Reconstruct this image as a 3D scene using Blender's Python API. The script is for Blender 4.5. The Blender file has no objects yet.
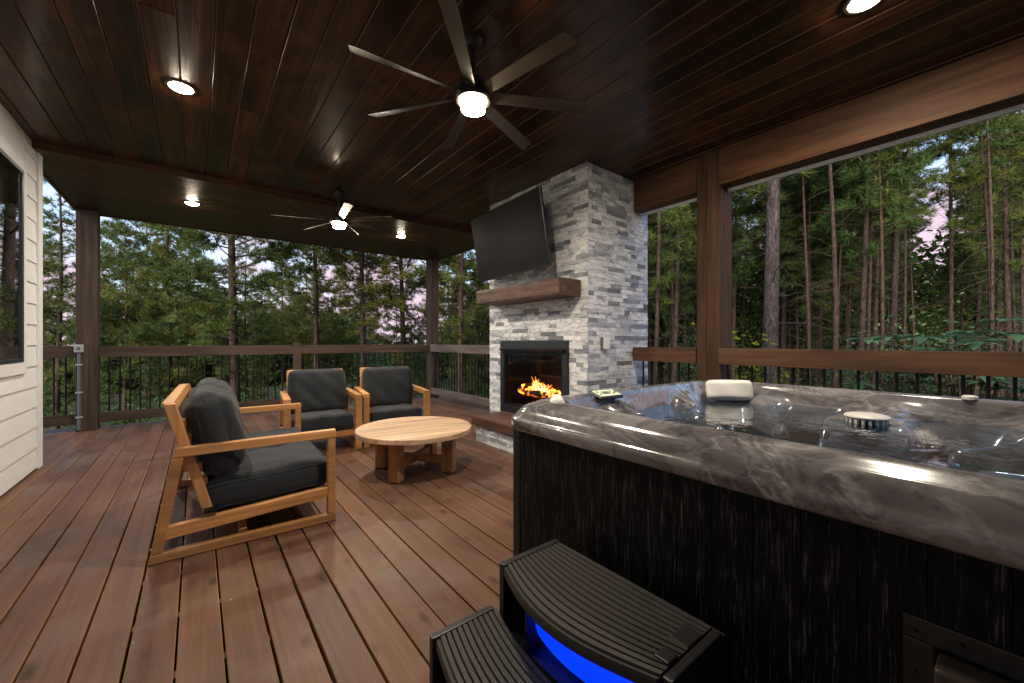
import bpy, bmesh, math, random
import numpy as np
from mathutils import Vector, Matrix
R = math.radians
PI = math.pi
sc = bpy.context.scene
col = sc.collection
random.seed(7)
EYE = 1.17            # camera height above the deck
CEIL = 2.96
SOFFIT = 2.90

# ------------------------------------------------------------------ helpers
class MB:
    def __init__(s):
        s.v = []; s.f = []; s.mi = []
    def add(s, vs, fs, mi=0, M=None):
        n = len(s.v)
        for p in vs:
            s.v.append(tuple(M @ Vector(p)) if M is not None else tuple(p))
        for f in fs:
            s.f.append(tuple(i + n for i in f)); s.mi.append(mi)
        return s
    def box(s, x0, x1, y0, y1, z0, z1, mi=0, M=None):
        vs = [(x0,y0,z0),(x1,y0,z0),(x1,y1,z0),(x0,y1,z0),(x0,y0,z1),(x1,y0,z1),(x1,y1,z1),(x0,y1,z1)]
        fs = [(3,2,1,0),(4,5,6,7),(0,1,5,4),(1,2,6,5),(2,3,7,6),(3,0,4,7)]
        return s.add(vs, fs, mi, M)
    def tube(s, pts, rad, n=10, mi=0, M=None, cap=True):
        pts = [Vector(p) for p in pts]
        if not isinstance(rad, (list, tuple)): rad = [rad]*len(pts)
        vs = []; fs = []
        d0 = (pts[1]-pts[0]).normalized()
        up = Vector((0,0,1)) if abs(d0.z) < .9 else Vector((1,0,0))
        u = d0.cross(up).normalized()
        for i, p in enumerate(pts):
            if i == 0: d = pts[1]-pts[0]
            elif i == len(pts)-1: d = pts[-1]-pts[-2]
            else: d = pts[i+1]-pts[i-1]
            d.normalize()
            u = (u - d*u.dot(d)).normalized(); w = d.cross(u)
            for k in range(n):
                a = 2*PI*k/n
                vs.append(p + (u*math.cos(a)+w*math.sin(a))*rad[i])
        for i in range(len(pts)-1):
            for k in range(n):
                a = i*n+k; b = i*n+(k+1)%n
                fs.append((a,b,b+n,a+n))
        if cap:
            fs.append(tuple(range(n-1,-1,-1))); q = (len(pts)-1)*n
            fs.append(tuple(range(q,q+n)))
        return s.add(vs, fs, mi, M)
    def lathe(s, prof, n=32, cx=0, cy=0, mi=0, M=None):
        vs = []; fs = []
        for (r, z) in prof:
            for k in range(n):
                a = 2*PI*k/n; vs.append((cx+r*math.cos(a), cy+r*math.sin(a), z))
        for i in range(len(prof)-1):
            for k in range(n):
                a = i*n+k; b = i*n+(k+1)%n
                fs.append((a,b,b+n,a+n))
        if prof[0][0] > 1e-5: fs.append(tuple(range(n-1,-1,-1)))
        if prof[-1][0] > 1e-5:
            q = (len(prof)-1)*n; fs.append(tuple(range(q,q+n)))
        return s.add(vs, fs, mi, M)
    def prism(s, poly, y0, y1, axis='y', mi=0, M=None):
        n = len(poly)
        def P(a, b, t):
            return {'y':(a,t,b),'x':(t,a,b),'z':(a,b,t)}[axis]
        vs = [P(a,b,y0) for a,b in poly]+[P(a,b,y1) for a,b in poly]
        fs = [tuple(range(n-1,-1,-1)), tuple(range(n,2*n))]
        for k in range(n): fs.append((k,(k+1)%n,(k+1)%n+n,k+n))
        return s.add(vs, fs, mi, M)
    def build(s, name, mats, parent=None, smooth=False, bevel=0, seg=2, loc=None):
        me = bpy.data.meshes.new(name)
        me.from_pydata(s.v, [], s.f)
        if not isinstance(mats, (list, tuple)): mats = [mats]
        for m in mats: me.materials.append(m)
        me.polygons.foreach_set('material_index', s.mi)
        bm = bmesh.new(); bm.from_mesh(me)
        bmesh.ops.recalc_face_normals(bm, faces=bm.faces)
        if bevel:
            es = [e for e in bm.edges if len(e.link_faces) == 2 and e.calc_face_angle(0) > .5]
            bmesh.ops.bevel(bm, geom=es, offset=bevel, segments=seg, profile=.6, affect='EDGES', clamp_overlap=True)
        bm.to_mesh(me); bm.free()
        if smooth:
            me.polygons.foreach_set('use_smooth', [True]*len(me.polygons))
        o = bpy.data.objects.new(name, me); col.objects.link(o)
        if parent is not None: o.parent = parent
        if loc: o.location = loc
        if smooth and bevel == 0:
            try: me.set_sharp_from_angle(angle=R(40))
            except Exception: pass
        return o

def tag(o, label=None, cat=None, group=None, kind=None):
    if label: o['label'] = label
    if cat: o['category'] = cat
    if group: o['group'] = group
    if kind: o['kind'] = kind
    return o
def thing(name, label, cat, loc=(0,0,0), rz=0, group=None):
    o = bpy.data.objects.new(name, None); col.objects.link(o)
    o.location = loc; o.rotation_euler = (0,0,rz); o.empty_display_size = .1
    return tag(o, label, cat, group)
def kids(o): return list(o.children)
def copy_tree(o, parent=None):
    c = o.copy(); col.objects.link(c); c.parent = parent
    for ch in kids(o): copy_tree(ch, c)
    return c

# ------------------------------------------------------------------ materials
class NT:
    def __init__(s, name):
        s.m = bpy.data.materials.new(name); s.m.use_nodes = True
        s.n = s.m.node_tree; s.b = s.n.nodes['Principled BSDF']; s.out = s.n.nodes['Material Output']
    def node(s, t, **k):
        n = s.n.nodes.new(t)
        for a, b in k.items():
            if a in n.inputs: n.inputs[a].default_value = b
            else: setattr(n, a, b)
        return n
    def link(s, a, b): s.n.links.new(a, b)
    def set(s, **k):
        for a, b in k.items():
            s.b.inputs[a.replace('_',' ')].default_value = b
    def coords(s, scale=(1,1,1), island=False, kind='Object'):
        tc = s.node('ShaderNodeTexCoord'); mp = s.node('ShaderNodeMapping')
        mp.inputs['Scale'].default_value = scale
        src = tc.outputs[kind]
        if island:
            g = s.node('ShaderNodeNewGeometry'); mu = s.node('ShaderNodeVectorMath', operation='MULTIPLY')
            mu.inputs[1].default_value = (37,91,53)
            s.link(g.outputs['Random Per Island'], mu.inputs[0])
            ad = s.node('ShaderNodeVectorMath', operation='ADD')
            s.link(src, ad.inputs[0]); s.link(mu.outputs[0], ad.inputs[1]); src = ad.outputs[0]
            s.isl = g.outputs['Random Per Island']
        s.link(src, mp.inputs['Vector'])
        return mp.outputs[0]
    def noise(s, vec, scale=5, detail=4, rough=.55, dist=0):
        n = s.node('ShaderNodeTexNoise'); n.inputs['Scale'].default_value = scale
        n.inputs['Detail'].default_value = detail; n.inputs['Roughness'].default_value = rough
        n.inputs['Distortion'].default_value = dist
        s.link(vec, n.inputs['Vector']); return n.outputs[0]
    def ramp(s, fac, stops, interp='LINEAR'):
        r = s.node('ShaderNodeValToRGB'); cr = r.color_ramp; cr.interpolation = interp
        while len(cr.elements) < len(stops): cr.elements.new(.5)
        for e, (p, c) in zip(cr.elements, stops):
            e.position = p; e.color = tuple(c)+(1,) if len(c) == 3 else c
        s.link(fac, r.inputs[0]); return r.outputs[0]
    def mix(s, fac, a, b, mode='MIX'):
        m = s.node('ShaderNodeMix', data_type='RGBA', blend_type=mode)
        for sock, v in ((m.inputs[0], fac), (m.inputs[6], a), (m.inputs[7], b)):
            if isinstance(v, (int, float)): sock.default_value = v
            elif isinstance(v, tuple): sock.default_value = v+(1,) if len(v) == 3 else v
            else: s.link(v, sock)
        return m.outputs[2]
    def math(s, op, a, b=0.):
        m = s.node('ShaderNodeMath', operation=op)
        for i, v in enumerate((a, b)):
            if isinstance(v, (int, float)): m.inputs[i].default_value = v
            else: s.link(v, m.inputs[i])
        return m.outputs[0]
    def bump(s, h, strength=.3, dist=.01):
        b = s.node('ShaderNodeBump'); b.inputs['Strength'].default_value = strength; b.inputs['Distance'].default_value = dist
        s.link(h, b.inputs['Height']); s.link(b.outputs[0], s.b.inputs['Normal'])

def simple(name, c, rough=.5, metal=0, bump=0, bscale=60, coat=0, var=.0, spec=None):
    t = NT(name); t.set(Base_Color=tuple(c)+(1,), Roughness=rough, Metallic=metal)
    if spec is not None: t.b.inputs['Specular IOR Level'].default_value = spec
    if coat: t.b.inputs['Coat Weight'].default_value = coat
    v = t.coords()
    if var:
        n = t.noise(v, 6, 5)
        t.link(t.mix(t.ramp(n, [(.3,(0,0,0)),(.7,(1,1,1))]), tuple(x*(1-var) for x in c), tuple(min(1,x*(1+var)) for x in c)), t.b.inputs['Base Color'])
    if bump:
        t.bump(t.noise(v, bscale, 3), bump, .004)
    return t.m

def wood(name, c1, c2, c3, axis=1, grain=14, rough=.5, rvar=.15, island=True, coat=0, bump=.25, iv=.35, patch=None, crough=.2, spec=.5, knots=None, specks=False):
    """stained wood with the grain along one axis; each board gets its own tone"""
    t = NT(name)
    s = [grain]*3; s[axis] = grain*.045 if grain < 30 else grain*.028
    v = t.coords(tuple(s), island)
    n1 = t.noise(v, 1.0, 6, .6, .6)
    s2 = [2.4]*3; s2[axis] = .7
    v2 = t.coords(tuple(s2), island)
    n2 = t.noise(v2, 1.0, 4, .55, .8)
    g = t.ramp(n1, [(.28, c1), (.5, c2), (.75, c3)])
    p = t.ramp(n2, [(.3,(.55,.55,.55)),(.5,(1,1,1)),(.72,(1.45,1.4,1.35))])
    c = t.mix(.9, g, p, 'MULTIPLY')
    if island:
        r = t.ramp(t.isl, [(0,(1-iv,)*3),(1,(1+iv,)*3)])
        c = t.mix(1., c, r, 'MULTIPLY')
    if patch:
        n3 = t.noise(t.coords((1,1,1)), patch[0], 5, .6, .4)
        c = t.mix(t.ramp(n3, [(patch[1],(0,0,0)),(patch[2],(1,1,1))]), c, patch[3])
    if knots:
        ks = [knots]*3; ks[axis] = knots*.45
        vo = t.node('ShaderNodeTexVoronoi'); vo.inputs['Scale'].default_value = 1.; t.link(t.coords(tuple(ks), island), vo.inputs['Vector'])
        c = t.mix(t.ramp(vo.outputs['Distance'], [(.04,(.75,)*3),(.10,(.45,)*3),(.17,(0,)*3)]), c, tuple(x*.35 for x in c1))
    if specks:
        vo = t.node('ShaderNodeTexVoronoi'); vo.inputs['Scale'].default_value = 7.; t.link(t.coords(), vo.inputs['Vector'])
        c = t.mix(t.ramp(vo.outputs['Distance'], [(.020,(.8,)*3),(.032,(0,)*3)]), c, (.5,.42,.34))
        sc_ = t.noise(t.coords((1.5,.7,1)), 3.2, 7, .75, 1.2)
        c = t.mix(t.ramp(sc_, [(.70,(0,)*3),(.76,(.5,)*3)]), c, (.40,.35,.32))
    t.b.inputs['Specular IOR Level'].default_value = spec
    t.link(c, t.b.inputs['Base Color'])
    rr = t.node('ShaderNodeMapRange'); rr.inputs['To Min'].default_value = rough-rvar; rr.inputs['To Max'].default_value = rough+rvar
    t.link(n2, rr.inputs[0]); t.link(rr.outputs[0], t.b.inputs['Roughness'])
    if coat:
        t.b.inputs['Coat Weight'].default_value = coat; t.b.inputs['Coat Roughness'].default_value = crough
    h = t.math('ADD', n1, t.math('MULTIPLY', n2, 1.5))
    t.bump(h, bump, .004)
    return t.m

def emit(name, c, strength):
    t = NT(name); t.set(Base_Color=(0,0,0,1), Emission_Color=tuple(c)+(1,), Emission_Strength=strength)
    return t.m

M = {}
M['deck'] = wood('deck_stain', (.090,.044,.027), (.120,.061,.039), (.148,.080,.054), 1, 30, .46, .12, bump=.4, iv=.14, patch=(1.7,.52,.70,(.150,.104,.082)), spec=.22, knots=6.5, specks=True)
M['deck_x'] = wood('deck_stain_cross', (.090,.044,.027), (.120,.061,.039), (.148,.080,.054), 0, 34, .47, .12, bump=.3, iv=.17)
M['lit_edge'] = wood('lit_board_edge', (.17,.08,.035), (.23,.115,.052), (.28,.15,.07), 1, 14, .6)  # raw sides and chamfers, lighter to paint the light caught in deck gaps
M['joist'] = wood('joist_wood', (.22,.13,.06), (.3,.19,.1), (.38,.25,.14), 0, 14, .7)
M['ceil'] = wood('ceiling_stain', (.007,.0025,.0012), (.030,.0102,.0042), (.105,.037,.014), 1, 20, .38, .14, coat=.26, bump=1., iv=.55, crough=.13, spec=.22, patch=(2.2,.50,.70,(.10,.037,.014)), knots=4.5)
M['soffit'] = wood('soffit_stain', (.020,.008,.0045), (.060,.026,.014), (.15,.070,.040), 0, 34, .38, .12, coat=.12, spec=.22, bump=.3, iv=.25, crough=.13)
M['beam'] = wood('beam_stain', (.055,.025,.011), (.105,.050,.023), (.15,.075,.036), 1, 24, .6, .08, bump=.3, iv=.1, spec=.25, knots=2.2)
M['beam_x'] = wood('beam_stain_cross', (.07,.030,.013), (.12,.056,.025), (.17,.085,.040), 0, 7, .55, .08, bump=.3, iv=.1)
M['post'] = wood('post_stain', (.038,.020,.011), (.074,.039,.022), (.105,.058,.034), 2, 24, .7, .08, bump=.3, iv=.1, spec=.2)
M['post'].node_tree.nodes['Principled BSDF'].inputs['Specular IOR Level'].default_value = .2
M['post_far'] = wood('far_post_stain', (.030,.020,.016), (.058,.040,.032), (.085,.062,.051), 2, 24, .7, .08, bump=.3, iv=.1, spec=.2)
M['crack'] = simple('drying_crack', (.004,.003,.002), .9)
M['rail'] = wood('rail_stain', (.075,.036,.018), (.115,.060,.032), (.155,.085,.05), 1, 26, .6, .08, bump=.3, iv=.12, spec=.22)
M['rail_x'] = wood('rail_stain_cross', (.038,.024,.017), (.066,.044,.032), (.095,.066,.050), 0, 26, .6, .08, bump=.3, iv=.12, spec=.22)
M['rail_grey'] = wood('weathered_rail_stain', (.10,.075,.068), (.16,.12,.11), (.22,.17,.155), 1, 26, .6, .08, bump=.3, iv=.12, spec=.22)
M['mantel'] = wood('mantel_wood', (.025,.010,.006), (.080,.035,.019), (.14,.068,.040), 1, 26, .55, .1, bump=.9, iv=.05)
M['mantel_end'] = M['mantel']
M['hearth'] = wood('hearth_wood', (.05,.024,.014), (.11,.055,.034), (.17,.095,.065), 1, 10, .6, .1, bump=.6)
def teakm(name, axis): return wood(name, (.31,.145,.048), (.44,.22,.08), (.56,.31,.13), axis, 30, .42, .08, bump=.15, iv=.12)
M['teak_x'] = teakm('teak_x', 0); M['teak_y'] = teakm('teak_y', 1); M['teak_z'] = teakm('teak_z', 2)
M['table_top'] = wood('table_teak', (.40,.26,.16), (.54,.37,.24), (.64,.47,.32), 0, 30, .5, .08, bump=.15, iv=.14)
M['blackmetal'] = simple('black_metal', (.006,.006,.006), .5, 0, spec=.2)
M['trim_blue'] = simple('pale_metal_drip_edge', (.75,.8,.85), .45)

def fabric():
    t = NT('charcoal_fabric'); v = t.coords()
    n = t.noise(v, 5, 4); n2 = t.noise(v, 420, 2)
    c = t.mix(n, (.011,.014,.018), (.021,.026,.032))
    c = t.mix(t.math('MULTIPLY', n2, .5), c, (.04,.045,.052))
    t.link(c, t.b.inputs['Base Color']); t.set(Roughness=.85)
    t.b.inputs['Sheen Weight'].default_value = .12; t.b.inputs['Specular IOR Level'].default_value = .15; t.b.inputs['Sheen Roughness'].default_value = .5
    h = t.math('ADD', t.math('MULTIPLY', n2, .12), t.noise(v, 9, 4, .6, .9))
    t.bump(h, .55, .012)
    return t.m
M['fabric'] = fabric()

def stone():
    t = NT('ledger_stone'); v = t.coords((1,1,1), True)
    n = t.noise(v, 9, 7, .68, 1.2)
    st = t.coords((6,6,22), True); n2 = t.noise(st, 1, 5, .65, 1.0)
    a = t.ramp(n, [(.28,(.62,.63,.65)),(.5,(.88,.89,.90)),(.7,(.98,.98,.98))])
    b = t.ramp(n2, [(.33,(.36,.39,.44)),(.5,(.84,.87,.92)),(.66,(1,1,1))])
    c = t.mix(1., a, b, 'MULTIPLY')
    isl = t.ramp(t.isl, [(0,(.26,.27,.29)),(.12,(.42,.43,.46)),(.26,(.68,.69,.71)),(.42,(.9,.9,.91)),(.6,(1.0,.99,.98)),(.85,(1.12,1.10,1.06)),(1,(.72,.72,.76))])
    c = t.mix(1., c, isl, 'MULTIPLY')
    t.link(c, t.b.inputs['Base Color']); t.set(Roughness=.8)
    t.b.inputs['Specular IOR Level'].default_value = .3; t.bump(t.math('ADD', n2, n), .55, .008)
    return t.m
M['stone'] = stone()
M['mortar'] = simple('stone_backing', (.28,.27,.26), .9, bump=.3)

def acrylic():
    t = NT('marbled_acrylic')
    n1 = t.noise(t.coords((3.4,.75,3.6)), 1.25, 6, .62, 2.0)
    a = t.ramp(n1, [(.27,(.035,.034,.039)),(.40,(.115,.108,.116)),(.55,(.172,.160,.168)),(.67,(.25,.24,.25)),(.80,(.46,.45,.47))])
    n2 = t.noise(t.coords((2.6,1.0,3.0)), 1.3, 5, .55, 2.6)
    vein = t.ramp(n2, [(.455,(0,0,0)),(.492,(1,1,1)),(.515,(.15,.15,.15)),(.56,(0,0,0))])
    n3 = t.noise(t.coords((1,1,1)), 1.3, 3)
    vm = t.math('MULTIPLY', vein, t.ramp(n3, [(.36,(0,0,0)),(.55,(1,1,1))]))
    c = t.mix(t.math('MULTIPLY', vm, .42), a, (.55,.54,.56))
    dk = t.ramp(t.noise(t.coords((3,1.6,3)), 1.5, 5, .6, 2.2), [(.5,(1,1,1)),(.56,(.45,.45,.48)),(.62,(1,1,1))])
    t.link(t.mix(.8, c, dk, 'MULTIPLY'), t.b.inputs['Base Color'])
    t.set(Roughness=.16); t.b.inputs['Coat Weight'].default_value = 1.; t.b.inputs['Coat Roughness'].default_value = .03
    t.bump(t.math('ADD', t.noise(t.coords(), 3, 2), t.math('MULTIPLY', t.noise(t.coords((26,1.3,26)), 1., 3, .5, .5), .42)), .30, .012)
    return t.m
M['acrylic'] = acrylic()

def skirt():
    t = NT('black_wood_grain_panel'); v = t.coords((190,190,9), True)
    n = t.noise(v, 1, 6, .75, .3)
    v2 = t.coords((34,34,2.6), True); n2 = t.noise(v2, 1, 3, .6, .5)
    f = t.math('MULTIPLY', t.ramp(n, [(.52,(0,0,0)),(.66,(1,1,1))]), t.ramp(n2, [(.40,(0,0,0)),(.58,(1,1,1))]))
    t.link(t.mix(f, (.0035,.0035,.004), (.095,.093,.10)), t.b.inputs['Base Color'])
    t.set(Roughness=.55); t.b.inputs['Specular IOR Level'].default_value = .12; t.bump(n, .4, .003)
    return t.m
M['skirt'] = skirt()
M['blackplastic'] = simple('black_plastic', (.010,.010,.011), .42)

def treadm():
    t = NT('ribbed_tread_plastic'); v = t.coords((1,1,1))
    vo = t.node('ShaderNodeTexVoronoi'); vo.inputs['Scale'].default_value = 110; vo.inputs['Randomness'].default_value = .15
    t.link(v, vo.inputs['Vector'])
    t.set(Base_Color=(.030,.027,.026,1), Roughness=.55); t.b.inputs['Specular IOR Level'].default_value = .3
    t.bump(t.math('SUBTRACT', 1., vo.outputs['Distance']), .5, .004)
    return t.m
M['tread'] = treadm()

def water():
    t = NT('tub_water'); nt = t.n; nt.nodes.remove(t.b)
    v = t.coords()
    b = t.node('ShaderNodeBump'); b.inputs['Strength'].default_value = .30; b.inputs['Distance'].default_value = .02
    t.link(t.math('ADD', t.noise(v, 5, 3, .5, .6), t.math('MULTIPLY', t.noise(v, 17, 2), .3)), b.inputs['Height'])
    g = t.node('ShaderNodeBsdfGlossy'); g.inputs['Roughness'].default_value = .02; t.link(b.outputs[0], g.inputs['Normal'])
    tr = t.node('ShaderNodeBsdfTransparent'); tr.inputs['Color'].default_value = (.72,.85,.95,1)
    fr = t.node('ShaderNodeLayerWeight'); fr.inputs[0].default_value = .5; t.link(b.outputs[0], fr.inputs['Normal'])
    fo = t.math('ADD', .03, t.math('MULTIPLY', .97, t.math('POWER', fr.outputs['Facing'], 4.2)))
    ms = t.node('ShaderNodeMixShader'); t.link(fo, ms.inputs[0]); t.link(tr.outputs[0], ms.inputs[1]); t.link(g.outputs[0], ms.inputs[2])
    t.link(ms.outputs[0], t.out.inputs['Surface'])
    return t.m
M['water'] = water()

def glass(name, tint, f0=.04, rough=.0):
    t = NT(name); t.n.nodes.remove(t.b)
    g = t.node('ShaderNodeBsdfGlossy'); g.inputs['Roughness'].default_value = rough
    tr = t.node('ShaderNodeBsdfTransparent'); tr.inputs['Color'].default_value = tuple(tint)+(1,)
    fr = t.node('ShaderNodeLayerWeight'); fr.inputs[0].default_value = .5
    fo = t.math('ADD', f0, t.math('MULTIPLY', 1-f0, t.math('POWER', fr.outputs['Facing'], 5)))
    ms = t.node('ShaderNodeMixShader'); t.link(fo, ms.inputs[0]); t.link(tr.outputs[0], ms.inputs[1]); t.link(g.outputs[0], ms.inputs[2])
    t.link(ms.outputs[0], t.out.inputs['Surface'])
    return t.m
M['fireglass'] = glass('firebox_glass', (.92,.93,.95), .03)
M['pane'] = glass('window_glass', (.8,.82,.8), .32)

def siding():
    t = NT('painted_siding'); v = t.coords((3,.5,3)); n = t.noise(v, 6, 5, .6, .3)
    t.link(t.mix(n, (.68,.70,.72), (.77,.79,.81)), t.b.inputs['Base Color']); t.set(Roughness=.55)
    t.bump(t.noise(t.coords((30,2,30)), 3, 4), .25, .003); return t.m
M['siding'] = siding()
M['trimwhite'] = simple('painted_trim', (.72,.74,.76), .5, bump=.1, var=.05)
M['frame_navy'] = simple('dark_window_frame', (.02,.03,.038), .4)
M['tvscreen'] = simple('tv_screen', (.005,.005,.006), .5, spec=.12)
M['tvbezel'] = simple('tv_bezel', (.01,.01,.01), .3)
M['firemetal'] = simple('firebox_metal', (.007,.010,.013), .5)
M['soot'] = simple('soot_brick', (.0015,.002,.003), .9, bump=.5, bscale=20)
M['pvc'] = simple('grey_conduit', (.11,.125,.14), .6)
M['boxgrey'] = simple('weatherproof_cover', (.38,.40,.42), .5)
M['outletwhite'] = simple('outlet_plastic', (.85,.85,.84), .45)
M['pillow'] = simple('pillow_foam', (.72,.70,.66), .45, bump=.15, bscale=12)
M['lcd'] = emit('control_panel_face', (.55,.6,.48), .10); M['lcd'].node_tree.nodes['Principled BSDF'].inputs['Base Color'].default_value = (.5,.58,.4,1)
M['cap'] = simple('filter_cap_plastic', (.62,.59,.54), .4)
M['chrome'] = simple('chrome', (.7,.7,.72), .12, 1)
M['lens'] = emit('lamp_lens', (1,.84,.62), 110)
M['fanlens'] = emit('fan_lamp_lens', (1,.80,.56), 80)
M['lamptrim'] = simple('lamp_trim', (.05,.04,.035), .4)
M['fan'] = simple('fan_bronze', (.03,.026,.022), .42, .5)
M['blade'] = simple('fan_blade', (.085,.078,.07), .34, .75)
M['blueled'] = emit('blue_led_panel', (.0,.035,1.), .42)
M['blueled2'] = emit('blue_led_lens', (.1,.3,1.), 8)
def logm():
    t = NT('charred_log'); v = t.coords(); n = t.noise(v, 22, 5, .7)
    t.link(t.ramp(n, [(.3,(.01,.008,.006)),(.6,(.06,.035,.02)),(.8,(.2,.15,.11))]), t.b.inputs['Base Color'])
    e = t.ramp(t.noise(v, 16, 3, .6, .5), [(.50,(0,0,0)),(.66,(1,.18,.02))])
    t.link(e, t.b.inputs['Emission Color']); t.b.inputs['Emission Strength'].default_value = 4
    t.set(Roughness=.9); t.bump(n, .8, .02); return t.m
M['log'] = logm()
def flame(name, c, s, a=.75):
    t = NT(name); t.n.nodes.remove(t.b)
    e = t.node('ShaderNodeEmission'); e.inputs[0].default_value = tuple(c)+(1,); e.inputs[1].default_value = s
    tr = t.node('ShaderNodeBsdfTransparent'); lw = t.node('ShaderNodeLayerWeight'); lw.inputs[0].default_value = .35
    n = t.noise(t.coords((1,1,.5)), 30, 3)
    f = t.math('MULTIPLY', t.math('SUBTRACT', 1., lw.outputs['Facing']), t.ramp(n, [(.35,(.2,)*3),(.6,(a,)*3)]))
    ms = t.node('ShaderNodeMixShader'); t.link(f, ms.inputs[0]); t.link(tr.outputs[0], ms.inputs[1]); t.link(e.outputs[0], ms.inputs[2])
    t.link(ms.outputs[0], t.out.inputs['Surface']); return t.m
M['flame_out'] = flame('flame_orange', (1,.24,.035), 3.6, .7)
M['flame_in'] = flame('flame_yellow', (1,.55,.17), 7, .95)

def bark(name, a, b):
    t = NT(name); v = t.coords((22,22,6.5)); n = t.noise(v, 1.3, 6, .72, .9)
    o = t.node('ShaderNodeObjectInfo')
    c = t.ramp(n, [(.34,tuple(x*.28 for x in a)),(.5,a),(.68,b)])
    c = t.mix(1., c, t.ramp(o.outputs['Random'], [(0,(.6,.62,.66)),(1,(1.3,1.2,1.1))]), 'MULTIPLY')
    t.link(c, t.b.inputs['Base Color']); t.set(Roughness=.9); t.b.inputs['Specular IOR Level'].default_value = .15; t.bump(n, 1., .03); return t.m
M['bark'] = bark('pine_bark', (.050,.032,.025), (.110,.073,.056))
M['bark_grey'] = bark('grey_pine_bark', (.055,.043,.039), (.135,.112,.104))
def leaf(name, c1, c2, c3, trans=.3):
    t = NT(name); g = t.node('ShaderNodeNewGeometry'); o = t.node('ShaderNodeObjectInfo')
    c = t.ramp(g.outputs['Random Per Island'], [(0,c1),(.55,c2),(1,c3)])
    n = t.noise(t.coords(kind='Object'), .9, 3)
    c = t.mix(1., c, t.ramp(n, [(.35,(.6,.66,.6)),(.62,(1.3,1.25,1.1))]), 'MULTIPLY')
    c = t.mix(1., c, t.ramp(o.outputs['Random'], [(0,(.75,.9,.85)),(.5,(1,1,1)),(1,(1.3,1.12,.85))]), 'MULTIPLY')
    t.link(c, t.b.inputs['Base Color']); t.set(Roughness=.6); t.b.inputs['Specular IOR Level'].default_value = .12
    tl = t.node('ShaderNodeBsdfTranslucent'); t.link(c, tl.inputs[0])
    ms = t.node('ShaderNodeMixShader'); ms.inputs[0].default_value = trans
    t.link(t.b.outputs[0], ms.inputs[1]); t.link(tl.outputs[0], ms.inputs[2]); t.link(ms.outputs[0], t.out.inputs['Surface'])
    return t.m
M['needle'] = leaf('pine_needles', (.052,.070,.020), (.095,.115,.030), (.165,.165,.045))
M['needle_blue'] = leaf('dark_pine_needles', (.034,.060,.020), (.066,.100,.029), (.108,.138,.040))
M['leaf'] = leaf('broad_leaves', (.05,.09,.022), (.085,.14,.035), (.14,.18,.045), .4)
M['leaf_yellow'] = leaf('yellow_leaves', (.30,.24,.02), (.42,.33,.03), (.10,.14,.03), .4)
M['leaf_big'] = leaf('large_leaves', (.05,.095,.05), (.08,.14,.075), (.12,.19,.10), .35)
M['leaf_brown'] = leaf('rusty_needles', (.10,.05,.025), (.16,.08,.04), (.2,.11,.05))
def groundm():
    t = NT('forest_floor'); v = t.coords(); n = t.noise(v, .5, 6, .65); n2 = t.noise(v, 7, 5, .7)
    c = t.mix(t.ramp(n, [(.4,(0,0,0)),(.6,(1,1,1))]), (.07,.045,.026), (.035,.055,.02))
    t.link(t.mix(1., c, t.ramp(n2, [(.3,(.5,.5,.5)),(.7,(1.5,1.5,1.5))]), 'MULTIPLY'), t.b.inputs['Base Color'])
    t.set(Roughness=.95); t.bump(n2, 1, .1); return t.m
M['ground'] = groundm()

# ------------------------------------------------------------------ deck, ceiling
X0, BW = -0.062, .1447
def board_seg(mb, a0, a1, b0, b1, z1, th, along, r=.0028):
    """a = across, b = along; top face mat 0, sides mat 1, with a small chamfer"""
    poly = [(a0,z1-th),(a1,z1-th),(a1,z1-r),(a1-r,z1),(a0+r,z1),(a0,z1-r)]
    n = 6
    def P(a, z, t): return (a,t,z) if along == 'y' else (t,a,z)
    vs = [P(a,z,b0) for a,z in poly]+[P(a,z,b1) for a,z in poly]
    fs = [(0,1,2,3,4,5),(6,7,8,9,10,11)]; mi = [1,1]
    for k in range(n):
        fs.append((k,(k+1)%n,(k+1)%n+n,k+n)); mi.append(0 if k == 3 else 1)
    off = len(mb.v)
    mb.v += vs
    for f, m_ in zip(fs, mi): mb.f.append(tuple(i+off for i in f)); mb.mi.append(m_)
rnd = random.Random(3)
mb = MB()
k0 = int((-1.25-X0)/BW)-1; k = -9
while True:
    a0 = X0+k*BW; a1 = a0+BW
    if a0 > 4.05: break
    if a1 > -1.30:
        y = -3.2 + rnd.choice([0,.4,.8,1.2,1.6])
        yend = 7.86
        segs = [-3.2]
        y = -3.2+rnd.choice([1.2,2.4,3.6,4.4])
        while y < yend-.6: segs.append(y); y += rnd.choice([3.66,4.88,4.88])
        segs.append(yend)
        gap = .008 if rnd.random() < .55 else .013
        for s0, s1 in zip(segs, segs[1:]):
            board_seg(mb, a0+gap/2, a1-gap/2, s0+.0015, s1-.0015, rnd.uniform(-.0012,.0012), .036, 'y')
    k += 1
o = mb.build('deck_floor', [M['deck'], M['lit_edge']]); tag(o, 'brown stained wooden deck boards', None, kind='structure')
mb = MB(); y = 5.66
while y < 7.84:
    board_seg(mb, y+.003, y+BW-.003, -4.2, -1.312, 0, .036, 'x'); y += BW
o = mb.build('deck_floor', [M['deck_x'], M['lit_edge']]); tag(o, 'deck boards laid crosswise behind the house corner', None, kind='structure')
mb = MB(); y = -3.0
while y < 7.8:
    mb.box(-4.1, 4.0, y, y+.04, -.23, -.038); y += .4064
mb.box(-4.2,4.05,7.80,7.85,-.30,-.039)
mb.box(4.02,4.07,-3,7.85,-.30,-.039)
o = mb.build('deck_joists', M['joist']); o['kind'] = 'structure'
mb = MB(); mb.box(-4.2,4.0,-3,7.7,-.62,-.6)
o = mb.build('deck_underside', M['soot']); o['kind'] = 'structure'

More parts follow.
